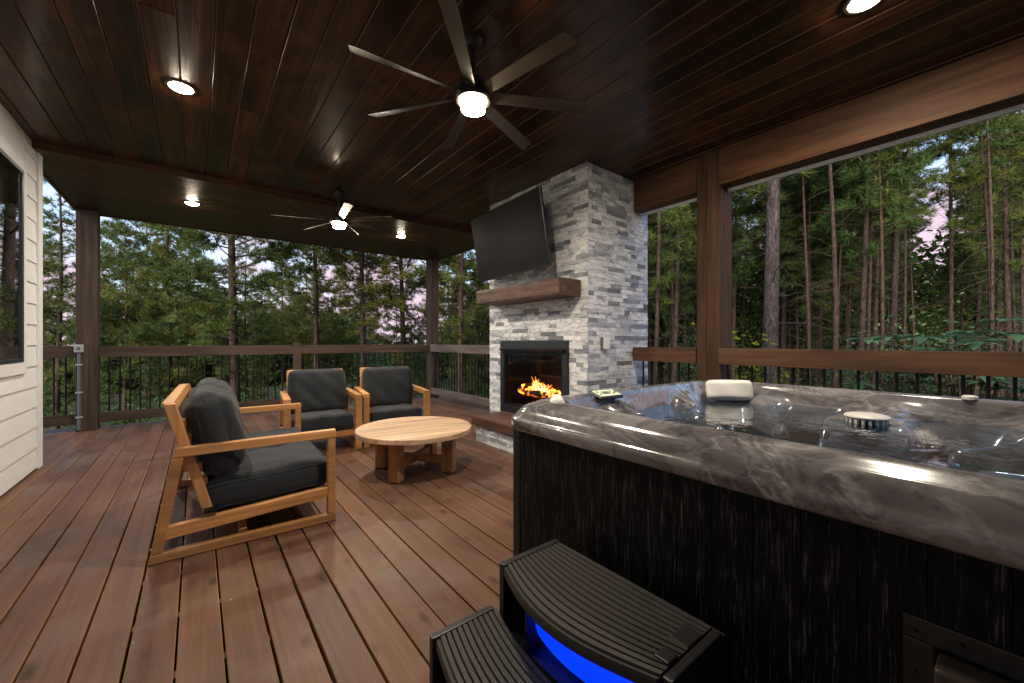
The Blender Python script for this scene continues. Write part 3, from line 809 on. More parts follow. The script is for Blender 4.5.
def lounge(name, label, cat, W, nseat, loc, rz, group=None):
    """seat faces local +X; local y across; depth 0..0.92"""
    t = thing(name, label, cat, loc, rz, group)
    TH = .05 if nseat > 1 else .065
    PD = .046 if nseat > 1 else .062
    def side(yc):
        ya, yb = yc-TH/2, yc+TH/2
        m_ = MB()
        s = .05
        # floor runner, front leg, arm, rear leg (leaning), seat rail
        m_.prism([(0.0,0.003),(.92,0.003),(.92,.05),(.012,.05)], ya, yb)
        m_.prism([(.918-PD,.052),(.918,.052),(.918,.543),(.918-PD,.543)], ya+.001, yb-.001)
        m_.prism([(.10,.545),(.92,.545),(.92,.595),(.115,.595)], ya, yb)
        m_.prism([(.012,.052),(.062,.052),(.148,.543),(.098,.543)], ya+.001, yb-.001)
        m_.prism([(.052,.115),(.917-PD,.162),(.917-PD,.227),(.066,.18)], ya+.002, yb-.002)
        o = m_.build('side_frame', M['teak_x'], t, bevel=.005)
        # leaning back upright
        m_ = MB()
        off = TH+.004 if yc < W/2 else -TH-.004
        m_.prism([(.245,.15),(.295,.15),(.110,.83),(.060,.83)], ya+off, yb+off)
        m_.build('back_upright', M['teak_z'], t, bevel=.005)
    side(TH/2); side(W-TH/2)
    m_ = MB(); m_.prism([(.064,.785),(.114,.785),(.099,.832),(.048,.832)], .105, W-.105); m_.build('top_rail', M['teak_y'], t, bevel=.004)
    m_ = MB(); n = int((W-.3)/.1)
    for i in range(5):
        z = .34+i*.085; x = .258-(z-.2)*.28
        m_.box(x+.012,x+.030,.106,W-.106,z,z+.055)
    m_.build('back_slats', M['teak_y'], t, bevel=.003)
    m_ = MB(); m_.box(.84,.868,TH+.002,W-TH-.002,.155,.222); m_.build('seat_rail', M['teak_y'], t, bevel=.004)
    m_ = MB(); m_.box(.25,.278,TH+.002,W-TH-.002,.135,.185); m_.build('seat_rail', M['teak_y'], t, bevel=.004)
    m_ = MB(); m_.box(.279,.839,.10,W-.10,.15,.172); m_.build('seat_slats', M['teak_y'], t, bevel=.002)
    m_ = MB(); m_.box(.40,.44,TH+.002,W-TH-.002,.006,.045) if nseat > 1 else m_.box(.05,.09,TH+.002,W-TH-.002,.006,.045); m_.build('floor_rail', M['teak_y'], t, bevel=.004)
    iw = (W-2*TH-.02)/nseat
    for i in range(nseat):
        yc = TH+.01+iw*(i+.5)
        Ms = Matrix.Translation((.565,yc,.208)) @ Matrix.Rotation(R(-3.0),4,'Y')
        m_ = MB(); cushion(m_, .66, iw-.006, .165, Ms, puff=.018, r=.038, seed=i+1); c_ = m_.build('seat_cushion', M['fabric'], t, smooth=True)
        m_ = MB(); piping(m_, .666, iw-.002, .148, Ms, .04); piping(m_, .666, iw-.002, .022, Ms, .04); m_.build('piping', M['fabric'], c_, smooth=True)
        # back cushion: thick pillow leaning on the slats
        Mb_ = Matrix.Translation((.30 if nseat == 1 else .275,yc,.585 if nseat == 1 else .62)) @ Matrix.Rotation(R(-105+ (0 if nseat == 1 else 2)),4,'Y') @ Matrix.Translation((0,0,-.10))
        m_ = MB(); cushion(m_, .50, iw-.012, .18 if nseat > 1 else .16, Mb_, puff=.055 if nseat > 1 else .028, r=.088 if nseat > 1 else .05, seed=i+11, n=(20,24,10)); c_ = m_.build('back_cushion', M['fabric'], t, smooth=True)
        m_ = MB(); piping(m_, .502, iw-.008, .09 if nseat > 1 else .13, Mb_, .07, .0028); m_.build('piping', M['fabric'], c_, smooth=True)
    m_ = MB(); m_.box(.235,.30,-.004,TH+.006,.30,.315, M=Matrix.Translation((0,0,-.085))); m_.build('strap', M['blackmetal'], t)
    return t
lounge('sofa', 'teak framed two seat sofa with charcoal cushions, nearest the camera', 'sofa', 1.42, 2, (-.205,2.80,0), R(-2))
# armchairs face -Y: local +X -> world -Y  (rz = -90)
lounge('armchair', 'teak armchair with charcoal cushions beside the sofa, left of the pair', 'armchair', .745, 1, (.765,5.41,0), R(-90-6), 'pair of teak armchairs')
lounge('armchair', 'teak armchair with charcoal cushions nearest the corner post, right of the pair', 'armchair', .745, 1, (1.590,5.346,0), R(-90-10), 'pair of teak armchairs')

# coffee table
tb = thing('coffee_table', 'round teak coffee table on four chunky legs between the seats and the fire', 'coffee table', (1.565,3.42,0), R(-6))
RT = .512; mb = MB(); n = 10; bw = 2*RT/n
for i in range(n):
    a0, a1 = -RT+i*bw+.0035, -RT+(i+1)*bw-.0035
    up, lo = [], []
    for j in range(13):
        y = a0+(a1-a0)*j/12; x = math.sqrt(max(0,RT*RT-y*y)); up.append((x,y)); lo.append((-x,y))
    poly = up + lo[::-1]
    # drop duplicate points at the very ends
    cl = []
    for p in poly:
        if not cl or (abs(p[0]-cl[-1][0])+abs(p[1]-cl[-1][1])) > 1e-5: cl.append(p)
    if abs(cl[0][0]-cl[-1][0])+abs(cl[0][1]-cl[-1][1]) < 1e-5: cl.pop()
    mb.prism(cl, .352, .392, 'z')
mb.build('tabletop', M['table_top'], tb, bevel=.003)
mb = MB(); mb.box(-.40,.40,-.03,.03,.322,.350); mb.box(-.03,.03,-.40,-.031,.322,.350); mb.box(-.03,.03,.031,.40,.322,.350); mb.build('underframe', M['teak_x'], tb)
lp = []
for i, (x, y) in enumerate(((-.235,-.225),(.235,-.225),(.235,.225),(-.235,.225))):
    m_ = MB(); a = math.atan2(y,x); Ml = Matrix.Translation((x,y,0)) @ Matrix.Rotation(a,4,'Z')
    m_.box(-.055,.055,-.045,.045,.002,.350, M=Ml); m_.build('leg', M['teak_z'], tb, bevel=.012, seg=3)
m_ = MB()
for a in (45,135):
    Ml = Matrix.Rotation(R(a),4,'Z')
    if a == 45: m_.box(-.285,.285,-.028,.028,.085,.15, M=Ml)
    else: m_.box(-.285,-.029,-.028,.028,.085,.15, M=Ml); m_.box(.029,.285,-.028,.028,.085,.15, M=Ml)
m_.build('stretcher', M['teak_x'], tb, bevel=.008)

# ------------------------------------------------------------------ hot tub
TX0, TX1, TY1, TY0 = 1.22, 3.28, 1.65, -.45
tub = thing('hot_tub', 'large square hot tub with marbled grey rim and black grained sides', 'hot tub', ((TX0+TX1)/2,(TY0+TY1)/2,0))
A, B = (TX1-TX0)/2, (TY1-TY0)/2
def contour(ins, rad, nc=14, ns=26):
    """closed loop; corners order: far-right(+,+), far-left(-,+), near-left(-,-), near-right(+,-)"""
    a, b = A-ins, B-ins; pts = []
    r = [max(.05, q) for q in rad]
    c = [(a-r[0],b-r[0],0,r[0]),(-a+r[1],b-r[1],90,r[1]),(-a+r[2],-b+r[2],180,r[2]),(a-r[3],-b+r[3],270,r[3])]
    for i in range(4):
        cx, cy, a0, rr = c[i]
        for j in range(nc+1):
            t_ = R(a0+90*j/nc); pts.append((cx+rr*math.cos(t_), cy+rr*math.sin(t_)))
        cx2, cy2, a2, r2 = c[(i+1)%4]
        e = pts[-1]; f = (cx2+r2*math.cos(R(a2)), cy2+r2*math.sin(R(a2)))
        for j in range(1,ns): pts.append((e[0]+(f[0]-e[0])*j/ns, e[1]+(f[1]-e[1])*j/ns))
    return pts
prof = [(.030,.733),(.006,.734),(.0,.742),(-.002,.765),(-.001,.786),(.001,.790),(.007,.793),(.011,.797),(.024,.822),(.040,.842),(.056,.853),(.060,.8545),(.066,.8555),(.090,.866),(.115,.876),(.135,.880),(.152,.877),(.164,.868),(.172,.852),(.180,.83),(.190,.80),(.202,.765),(.216,.72),(.232,.66),(.25,.60),(.28,.55),(.33,.52),(.40,.50),(.48,.485),(.53,.44),(.56,.34),(.60,.25),(.70,.22),(.85,.215),(.97,.21)]
outer_r = (.42,.15,.25,.25)
def sm(x, a, b):
    t_ = max(0,min(1,(x-a)/(b-a))); return t_*t_*(3-2*t_)
vs = []; N = None
for (ins, z) in prof:
    g = sm(ins, .14, .26)
    rad = [ (outer_r[0]-ins*.5)*(1-g)+g*.50*(1-sm(ins,.3,1.)), (outer_r[1])*(1-g)+g*.40*(1-sm(ins,.3,1.)), (outer_r[2])*(1-g)+g*.40*(1-sm(ins,.3,1.)), (outer_r[3])*(1-g)+g*.40*(1-sm(ins,.3,1.))]
    cap_ = min(A,B)-ins
    rad = [min(q, cap_*.96) for q in rad]
    pts = contour(ins, rad); N = len(pts)
    for k, (x, y) in enumerate(pts):
        # arm ridges and seat hollows below the rim
        zz = z
        if .18 < ins < .56:
            ang = math.atan2(y, x)
            fac = sm(ins,.175,.22)*(1-sm(ins,.50,.56))
            wv = 0
            for c0, wdt, hgt in ((.52,.10,1),(-.25,.09,1),(1.15,.09,1),(1.95,.09,1),(2.75,.1,1),(-.80,.1,1),(-1.6,.1,1),(-2.4,.1,1)):
                dd = math.atan2(math.sin(ang-c0), math.cos(ang-c0)); wv += hgt*math.exp(-(dd/wdt)**2)
            wv = min(wv,1)
            q = 1-.16*fac*wv; x *= q; y *= q
            zz = z + fac*wv*max(0,(.80-z))*.72
        # filter ledge in the middle of the right side
        lx, ly = x+ (TX0+TX1)/2, y+(TY0+TY1)/2
        m1 = sm(lx,2.50,2.66)*sm(ly,.24,.32)*(1-sm(ly,.66,.74))
        if ins > .17: zz = max(zz, .30+(.755-.30)*m1) if m1 > .05 else zz
        vs.append((x,y,zz))
fs = []
for i in range(len(prof)-1):
    for k in range(N):
        a = i*N+k; b = i*N+(k+1)%N; fs.append((a,b,b+N,a+N))
q = (len(prof)-1)*N; fs.append(tuple(range(q,q+N)))
mb = MB(); mb.add(vs, fs); shell = mb.build('shell', M['acrylic'], tub, smooth=False)
shell.data.polygons.foreach_set('use_smooth', [True]*len(shell.data.polygons))
sub = shell.modifiers.new('s', 'SUBSURF'); sub.levels = 1; sub.render_levels = 1
# skirt panels
SI = .05
mb = MB(); ax, by = A-SI, B-SI
mb.box(-ax+.012,ax-.012,-by+.012,by-.012,.03,.60)
mb.build('cabinet', M['blackplastic'], tub)
mb = MB(); rk = random.Random(1); y = -by+.055
while y < by-.055:
    w = min(.118, by-.055-y)
    mb.box(-ax,-ax+.011,y+.0012,y+w-.0012,.035,.742); mb.box(ax-.011,ax,y+.0012,y+w-.0012,.035,.742); y += w
x = -ax+.055
while x < ax-.055:
    w = min(.118, ax-.055-x)
    mb.box(x+.0012,x+w-.0012,by-.011,by,.035,.742); mb.box(x+.0012,x+w-.0012,-by,-by+.011,.035,.742); x += w
mb.build('side_panel', M['skirt'], tub)
for sx in (-1,1):
    for sy in (-1,1):
        m_ = MB(); m_.box(sx*ax-.054 if sx > 0 else -ax-.004, ax+.004 if sx > 0 else -ax+.054, sy*by-.054 if sy > 0 else -by-.004, by+.004 if sy > 0 else -by+.054, .006, .738)
        m_.build('corner_post', M['blackplastic'], tub, bevel=.012, seg=3)
mb = MB(); mb.box(-ax-.002,ax+.002,-by-.002,by+.002,.004,.034); mb.build('base', M['blackplastic'], tub)
# water
mb = MB(); pts = contour(.20, (.45,.38,.38,.38)); vs = [(x,y,.752) for x,y in pts]; mb.add(vs, [tuple(range(len(vs)))]); mb.build('water', M['water'], tub)
TC = Vector(((TX0+TX1)/2,(TY0+TY1)/2,0))
def tl(x, y, z): return (x-TC.x, y-TC.y, z)
# head pillows
def pillow(x, y, z, w, hgt, th, ang, tilt):
    Mp = Matrix.Translation(tl(x,y,z)) @ Matrix.Rotation(R(ang),4,'Z') @ Matrix.Rotation(R(tilt),4,'X')
    m_ = MB(); Mq = Mp @ Matrix.Rotation(R(90),4,'X') @ Matrix.Translation((0,0,-th/2))
    cushion(m_, w, hgt, th, Mq, puff=.008, r=.028, n=(16,10,6)); m_.build('head_pillow', M['pillow'], tub, smooth=True)
pillow(2.93,1.262,.830,.30,.135,.05,-46,-14)
pillow(1.42,1.425,.850,.16,.10,.06,42,-25)
# control panel
Mp = Matrix.Translation(tl(1.86,1.480,.866)) @ Matrix.Rotation(R(-4),4,'Z') @ Matrix.Rotation(R(16),4,'X')
m_ = MB(); m_.box(-.095,.095,-.05,.05,-.012,.006, M=Mp); pnl = m_.build('control_panel', M['blackplastic'], tub, bevel=.014, seg=3)
m_ = MB(); m_.box(-.083,.083,-.040,.040,.0065,.009, M=Mp); m_.build('panel_face', M['lcd'], pnl, bevel=.001)
m_ = MB(); m_.box(-.035,.02,-.018,.016,.0092,.0112, M=Mp)
for i, (a, b) in enumerate(((-.062,-.015),(-.062,.016),(.042,-.015),(.042,.016),(.066,0))): m_.lathe([(.0,.0112),(.008,.0112),(.009,.0092)], 12, a, b, M=Mp)
m_.build('panel_button', simple('panel_button_grey', (.12,.16,.12), .4), pnl)
# filter cap
cx, cy, cz = 2.72, .49, .752
m_ = MB(); m_.lathe([(.0,.046),(.07,.044),(.088,.039),(.093,.032),(.091,.026),(.085,.022),(0,.022)], 40, *tl(cx,cy,0)[:2], M=Matrix.Translation((0,0,cz))); fc = m_.build('filter_cap', M['cap'], tub, smooth=True)
m_ = MB()
for i in range(18):
    a = 2*PI*i/18; Mr = Matrix.Translation(tl(cx,cy,cz)) @ Matrix.Rotation(a,4,'Z'); m_.box(.066,.084,-.006,.006,-.002,.021, M=Mr)
m_.build('cap_fin', M['cap'], fc)
m_ = MB(); m_.lathe([(0,.02),(.055,.02),(.055,-.002),(0,-.002)], 24, *tl(cx,cy,0)[:2], M=Matrix.Translation((0,0,cz))); m_.build('cap_core', M['blackplastic'], fc)
# air valves / diverter knobs on the rim
for (x, y, r) in ((3.13,.16,.03),):
    m_ = MB(); m_.lathe([(0,.016),(r*.7,.016),(r,.010),(r,-.004),(0,-.004)], 20, *tl(x,y,0)[:2], M=Matrix.Translation((0,0,.876))); m_.build('valve_knob', M['cap'], tub, smooth=True)
# jets (chrome rings) on the far and right inner walls
def jet(x, y, z, nx, ny, r):
    d = Vector((nx,ny,.25)).normalized(); m4 = Matrix.Translation(tl(x,y,z)) @ d.to_track_quat('Z','Y').to_matrix().to_4x4()
    m_ = MB(); m_.lathe([(r,.0),(r,.006),(r*.8,.010),(r*.62,.006),(r*.5,-.002),(0,-.002)], 20, M=m4); m_.build('jet', M['chrome'], tub, smooth=True)
for (x, y) in ((2.30,1.43),(2.45,1.43),(2.05,1.43)): jet(x,y,.66,0,-1,.026)
for (x, y) in ((3.055,.98),(3.055,.86),(3.055,.05)): jet(x,y,.66,-1,0,.026)
for (x,y,nx,ny) in ((1.98,1.405,0,-1),(3.04,.62,-1,0)):
    d = Vector((nx,ny,.1)).normalized(); m4 = Matrix.Translation(tl(x,y,.60)) @ d.to_track_quat('Z','Y').to_matrix().to_4x4()
    m_ = MB(); m_.lathe([(0,.012),(.03,.01),(.045,0)], 20, M=m4); m_.build('led_lens', M['blueled2'], tub, smooth=True)
def plight(name, loc, e, c, r, parent=None):
    li = bpy.data.lights.new(name, 'POINT'); li.energy = e; li.color = c; li.shadow_soft_size = r
    lo = bpy.data.objects.new(name, li); col.objects.link(lo); lo.location = loc
    if parent: lo.parent = parent
plight('tub_led_light', tl(1.95,1.28,.62), 2.4, (.08,.25,1.), .03, tub)
plight('tub_led_light', tl(1.9,.1,.58), 5.5, (.25,.55,1.), .05, tub)
# recessed access bracket on the side
bx_ = -ax-.0
m_ = MB(); yc0, yc1 = -.62-TC.y, .165-TC.y; zc0, zc1 = .24, .555
m_.box(bx_-.008,bx_-.001,yc0,yc1,zc1-.05,zc1); m_.box(bx_-.008,bx_-.001,yc0,yc1,zc0,zc0+.05); m_.box(bx_-.008,bx_-.001,yc1-.05,yc1,zc0+.051,zc1-.051); m_.box(bx_-.008,bx_-.001,yc0,yc0+.05,zc0+.051,zc1-.051)
hp = m_.build('access_plate', M['blackplastic'], tub, bevel=.003)
m_ = MB(); m_.box(bx_-.085,bx_-.009,yc0+.055,yc1-.055,zc1-.105,zc1-.053); m_.build('ledge', simple('bronze_ledge', (.035,.027,.022), .42), hp, bevel=.012, seg=3)
m_ = MB(); m_.box(bx_-.006,bx_-.001,yc0+.051,yc1-.051,zc0+.052,zc1-.096); m_.build('recess', M['soot'], hp)
for yy in (yc1-.02,yc1-.09,yc1-.19,yc1-.29,yc1-.39):
    for zz in ((zc1-.022,) if yy < yc1-.03 else (zc1-.03,zc1-.12)):
        m_ = MB(); m_.lathe([(0,.004),(.004,.004),(.006,0)], 10, M=Matrix.Translation((bx_-.008,yy,zz)) @ Matrix.Rotation(R(-90),4,'Y')); m_.build('screw', M['blackmetal'], hp)

# ------------------------------------------------------------------ tub steps
st = thing('spa_steps', 'black curved two tread step with a glowing blue panel beside the hot tub', 'steps', (1.0,.84,0))
def sl(x, y): return (x-1.0, y-.84)
def tread(name, fx, bxf, ya, yb, z, nr):
    """ridged tread: fx(u)/bx(u) give front/back X at u in 0..1 along y"""
    nu = 40; per = 12; nv = nr*per
    vs = []; fs = []
    for i in range(nu+1):
        u = i/nu; y = ya+(yb-ya)*u
        for j in range(nv+1):
            v = j/nv; x = fx(u)+(bxf(u)-fx(u))*v
            ph = (v*nr) % 1.0
            rdg = min(1, max(0, (min(ph,1-ph)-.04)/.12))
            edge = min(1, min(v,1-v)/.012)
            zz = z-.011+.011*rdg
            vs.append((x-1.0, y-.84, zz))
    for i in range(nu):
        for j in range(nv):
            a = i*(nv+1)+j; fs.append((a,a+1,a+nv+2,a+nv+1))
    m_ = MB(); m_.add(vs, fs)
    # rim: front lip and body
    T = .035; body = []
    lipv = []; 
    for i in range(nu+1):
        u = i/nu; y = ya+(yb-ya)*u; x = fx(u)
        lipv += [(x-1.012,y-.84,z-.004),(x-1.016,y-.84,z-.014),(x-1.014,y-.84,z-T),(x-1.0+.012,y-.84,z-T-.004),(x-1.0,y-.84,z-.0065)]
    lf = []
    for i in range(nu):
        for k in range(5): 
            a = i*5+k; b = i*5+(k+1)%5; lf.append((a,b,b+5,a+5))
    lf.append((0,1,2,3,4)); lf.append(tuple(nu*5+k for k in range(5)))
    m_.add(lipv, lf)
    # underside slab
    n2 = 12; sv = []; sf = []
    for i in range(n2+1):
        u = i/n2; y = ya+(yb-ya)*u
        sv += [(fx(u)-1.0+.002,y-.84,z-.010),(bxf(u)-1.0,y-.84,z-.010),(bxf(u)-1.0,y-.84,z-T),(fx(u)-1.0+.002,y-.84,z-T)]
    for i in range(n2):
        for k in range(4):
            a = i*4+k; b = i*4+(k+1)%4; sf.append((a,b,b+4,a+4))
    sf += [(0,1,2,3), tuple(n2*4+k for k in range(4))]
    m_.add(sv, sf)
    return m_.build(name, M['tread'], st, smooth=True)
UY0, UY1 = .548, 1.165
f_up = lambda u: .905-.085*math.sin(PI*min(1,max(0,u*.92+.04)))
b_up = lambda u: 1.165+.0*u
tread('upper_tread', f_up, b_up, UY0, UY1, .350, 13)
f_lo = lambda u: .655-.075*math.sin(PI*min(1,max(0,u*.92+.04)))
b_lo = lambda u: .895-.075*math.sin(PI*min(1,max(0,u*.92+.04)))
tread('lower_tread', f_lo, b_lo, .44, 1.215, .170, 11)
def spanel(name, x0, x1, y0, y1, z0, z1, bv=.005):
    m_ = MB(); m_.box(x0-1.0,x1-1.0,y0-.84,y1-.84,z0,z1); return m_.build(name, M['blackplastic'], st, bevel=bv)
spanel('side_panel', .88,1.17,1.167,1.195,.002,.352); spanel('side_panel', .62,.876,1.217,1.243,.002,.173)
spanel('side_panel', .90,1.165,.520,.546,.002,.346); spanel('side_panel', .62,.896,.412,.438,.002,.173)
spanel('tread_latch', .935,.985,.549,.59,.349,.356,.004); spanel('tread_latch', 1.03,1.11,.549,.600,.348,.352,.003)
m_ = MB(); m_.box(-.13,.165,.187,.195,.126,.312); m_.build('glow_baffle', M['blackplastic'], st)  # partition added to keep the blue glow off the side panel
m_ = MB(); m_.box(.171,.185,-.32,.355,.002,.335); m_.build('rear_glow_baffle', M['blackplastic'], st)  # panel added to stop blue glow spilling onto the tub skirt
m_ = MB(); m_.box(-.13,.165,-.34,.325,.10,.125); m_.build('inner_shelf', M['blackplastic'], st)
n = 24; vs = []; fs = []
for i in range(n+1):
    u = i/n; y = .552+(1.02-.552)*u; x = f_up((y-UY0)/(UY1-UY0))
    for (dx, z) in ((.055,.312),(.040,.27),(.030,.235),(.032,.20),(.045,.165),(.075,.135),(.09,.14),(.07,.31)):
        vs.append((x+dx-1.0+.03, y-.84, z))
for i in range(n):
    for k in range(8):
        a = i*8+k; b = i*8+(k+1)%8; fs.append((a,b,b+8,a+8))
fs += [tuple(range(8)), tuple(n*8+k for k in range(8))]
m_ = MB(); m_.add(vs, fs); m_.build('light_panel', M['blueled'], st, smooth=True)
#TREES#
# ------------------------------------------------------------------ forest
GZ = -1.9
def npmesh(name, V, F, mat, parent=None, mi=None):
    me = bpy.data.meshes.new(name)
    V = np.asarray(V, dtype=np.float32); F = np.asarray(F, dtype=np.int32)
    k = F.shape[1]
    me.vertices.add(len(V)); me.vertices.foreach_set('co', V.ravel())
    me.loops.add(F.size); me.loops.foreach_set('vertex_index', F.ravel())
    me.polygons.add(len(F)); me.polygons.foreach_set('loop_start', np.arange(0, F.size, k, dtype=np.int32))
    for m in (mat if isinstance(mat, list) else [mat]): me.materials.append(m)
    if mi is not None: me.polygons.foreach_set('material_index', np.asarray(mi, dtype=np.int32))
    me.update(calc_edges=True)
    o = bpy.data.objects.new(name, me); col.objects.link(o)
    if parent is not None: o.parent = parent
    return o
def tufts(rng, C, D, n, L, W, spread=.9):
    """needle bunches: at each centre C (k,3) with direction D, n thin triangles"""
    k = len(C); base = np.repeat(C, n, 0); d = np.repeat(D, n, 0)
    v = rng.normal(size=(k*n,3)); v /= np.linalg.norm(v,axis=1)[:,None]
    dirs = d + v*spread; dirs /= np.linalg.norm(dirs,axis=1)[:,None]
    ln = L*rng.uniform(.6,1.15,(k*n,1)); tip = base+dirs*ln; tip[:,2] -= .05*ln[:,0]
    s = np.cross(dirs, rng.normal(size=(k*n,3))); s /= np.linalg.norm(s,axis=1)[:,None]+1e-9
    b0 = base+dirs*ln*.08 - s*W/2; b1 = base+dirs*ln*.08 + s*W/2
    V = np.stack([b0,b1,tip],1).reshape(-1,3); F = np.arange(len(V)).reshape(-1,3)
    return V, F
def leaves(rng, C, size, asp=.5, flat=.5):
    k = len(C); v = rng.normal(size=(k,3)); v[:,2] *= flat; v /= np.linalg.norm(v,axis=1)[:,None]
    s = np.cross(v, np.array([0,0,1.])+rng.normal(size=(k,3))*.5); s /= np.linalg.norm(s,axis=1)[:,None]+1e-9
    L = size*rng.uniform(.6,1.3,(k,1)); a = C; b = C+v*L*.45+s*L*asp*.5; c = C+v*L; d = C+v*L*.45-s*L*asp*.5
    V = np.stack([a,b,c,d],1).reshape(-1,3); F = np.arange(len(V)).reshape(-1,4)
    return V, F
def pine(seed, Ht, r0, cs, blen, nb, tn, mat='needle', barkm='bark', dead=14, tuftL=.25, ntw=10, wid=.017, lean=.25, name='pine_tree'):
    """returns an Empty with trunk and crown children (prototype, hidden until placed)"""
    rng = np.random.default_rng(seed); rr = random.Random(seed)
    root = thing(name, 'x', 'tree')
    mb = MB(); pts = []; rad = []
    lx, ly = rr.uniform(-lean,lean), rr.uniform(-lean,lean); ph = rr.uniform(0,6)
    for i in range(15):
        u = i/14; pts.append((lx*u*u+.06*math.sin(ph+u*6), ly*u*u+.06*math.cos(ph+u*5), Ht*u)); rad.append(r0*(1-u*.9)+ (r0*.35*math.exp(-u*40)))
    mb.tube(pts, rad, 12)
    P = [Vector(p) for p in pts]
    def at(z):
        u = max(0,min(.9999,z/Ht))*14; i = int(u); return P[i].lerp(P[i+1], u-i), r0*(1-z/Ht*.9)
    Cs = []; Ds = []
    for b in range(dead):    # bare dead twigs on the lower trunk
        z = rr.uniform(1.0, max(1.5,cs+1)); p, r = at(z); a = rr.uniform(0,2*PI); L = rr.uniform(.3,1.5); ri = rr.uniform(-.45,.75)
        q = [p]; 
        for j in range(1,5):
            u = j/4; q.append(p+Vector((math.cos(a+u*.3)*L*u, math.sin(a+u*.3)*L*u, L*ri*u-.25*L*u*u+rr.uniform(-.03,.03))))
        mb.tube(q, [max(.003,.011*(1-u_/4.2)) for u_ in range(5)], 4, cap=False)
        if rr.random() < .6:
            e = q[2]; mb.tube([e, e+Vector((rr.uniform(-.4,.4),rr.uniform(-.4,.4),rr.uniform(-.2,.25)))], [.007,.003], 3, cap=False)
    for b in range(nb):
        f = (b+rr.random())/nb; z = cs+(Ht-cs-.15)*f; p, r = at(z)
        a = b*2.399+rr.uniform(-.5,.5)
        L = blen*(math.sin(PI*min(1,.22+.78*(1-f)))**.6 if f < .25 else (1-f)**.75*1.12+.10)*rr.uniform(.65,1.15)
        rise = -.12+.6*f+rr.uniform(-.28,.28)
        q = []
        for j in range(7):
            u = j/6
            q.append(p+Vector((math.cos(a+.25*u)*L*u, math.sin(a+.25*u)*L*u, L*(rise*u+.22*u*u))))
        mb.tube(q, [max(.005,r*.28*(1-u_/6.6)) for u_ in range(7)], 4, cap=False)
        nt = max(3,int(ntw*L))
        for tw in range(nt):
            u = .28+.72*(tw+rr.random())/nt; uu = u*6; i = min(5,int(uu)); s0 = q[i].lerp(q[i+1], uu-i)
            sa = a+rr.choice([-1,1])*rr.uniform(.4,1.2); sL = L*.42*(1.15-u)*rr.uniform(.5,1.2)+.12
            d = Vector((math.cos(sa),math.sin(sa),rr.uniform(-.35,.95))).normalized()
            e = s0+d*sL; mb.tube([s0,e], [.006,.003], 3, cap=False)
            m = max(2,int(sL/.13))
            for c in range(m):
                w = (c+1)/m; cpt = s0.lerp(e,w)+Vector((rr.gauss(0,.03),rr.gauss(0,.03),rr.gauss(0,.03)))
                Cs.append(tuple(cpt)); Ds.append(tuple(d*.6+Vector((0,0,.45))))
        Cs.append(tuple(q[-1])); Ds.append((math.cos(a),math.sin(a),.5))
    mb.build('trunk', M[barkm], root, smooth=True)
    V, F = tufts(rng, np.array(Cs), np.array(Ds), tn, tuftL, wid)
    npmesh('crown', V, F, M[mat], root)
    print(name, seed, len(F))
    return root
def place(proto, used, x, y, z, rz, s, label, group=None, cat='tree'):
    o = proto if proto.name not in used else copy_tree(proto)
    used.add(proto.name)
    o.location = (x,y,z); o.rotation_euler = (0,0,rz); o.scale = (s,s,s*1.0)
    tag(o, label, cat, group); return o
protoL = [pine(21,12.5,.10,.8,2.3,84,20,'needle', dead=6), pine(22,13.5,.125,2.2,2.7,80,20,'needle',dead=12), pine(23,10.5,.08,.4,2.0,80,20,'needle_blue',dead=5), pine(24,15,.115,3.5,2.6,74,20,'needle',dead=16)]
protoR = [pine(31,15,.085,5.2,1.9,60,19,'needle_blue',dead=30,lean=.5), pine(32,16,.105,6.2,2.2,60,19,'needle',dead=32,lean=.4), pine(33,14,.065,4.2,1.7,56,19,'needle_blue',dead=28,lean=.6)]
sparse = pine(35,16,.085,10.2,1.7,34,16,'needle_blue',dead=34,lean=.4)
bigg = pine(41,16,.150,5.5,2.2,50,19,'needle','bark_grey',dead=12,lean=.1)
used = set()
TH_ = math.atan(315/400); S_, C_ = math.sin(TH_), math.cos(TH_)
def ray(px, d):
    """world x,y on the ground for a viewing direction and a depth in metres"""
    r = (px-512)/400*d; return (d*S_+r*C_, d*C_-r*S_)
rt = random.Random(77)
# single trees one can point to
x, y = ray(769, 7.2); place(bigg, used, x, y, GZ, .4, 1., 'thick grey barked pine trunk just right of the cracked post')
for (px, d, pi, s, lab) in [
    (655, 9.5, 2, .95, 'slim reddish pine trunk just right of the chimney, left of the post'),
    (673, 11.5, 0, .9, 'second slim pine trunk between the chimney and the cracked post'),
    (858, 10.5, 0, 1., 'straight reddish pine trunk behind the right railing, right of the grey trunk'),
    (875, 12.5, 2, 1.05, 'leaning thin pine trunk behind the right railing beside a straight one'),
    (890, 11, 1, .95, 'tall pine behind the right railing left of the sky gap'),
    (948, 14, 3, 1.0, 'tall pine in front of the pink sky gap at the right'),
    (976, 16, 3, 1.1, 'dark trunked pine behind the large leaved shrub'),
    (1014, 10.5, 0, .95, 'pine at the right edge of the view behind the railing'),
    (838, 14, 2, 1., 'thin pine between the grey trunk and the straight reddish trunks')]:
    x, y = ray(px, d); place((protoR+[sparse])[pi], used, x, y, GZ, rt.uniform(0,6), s, lab)
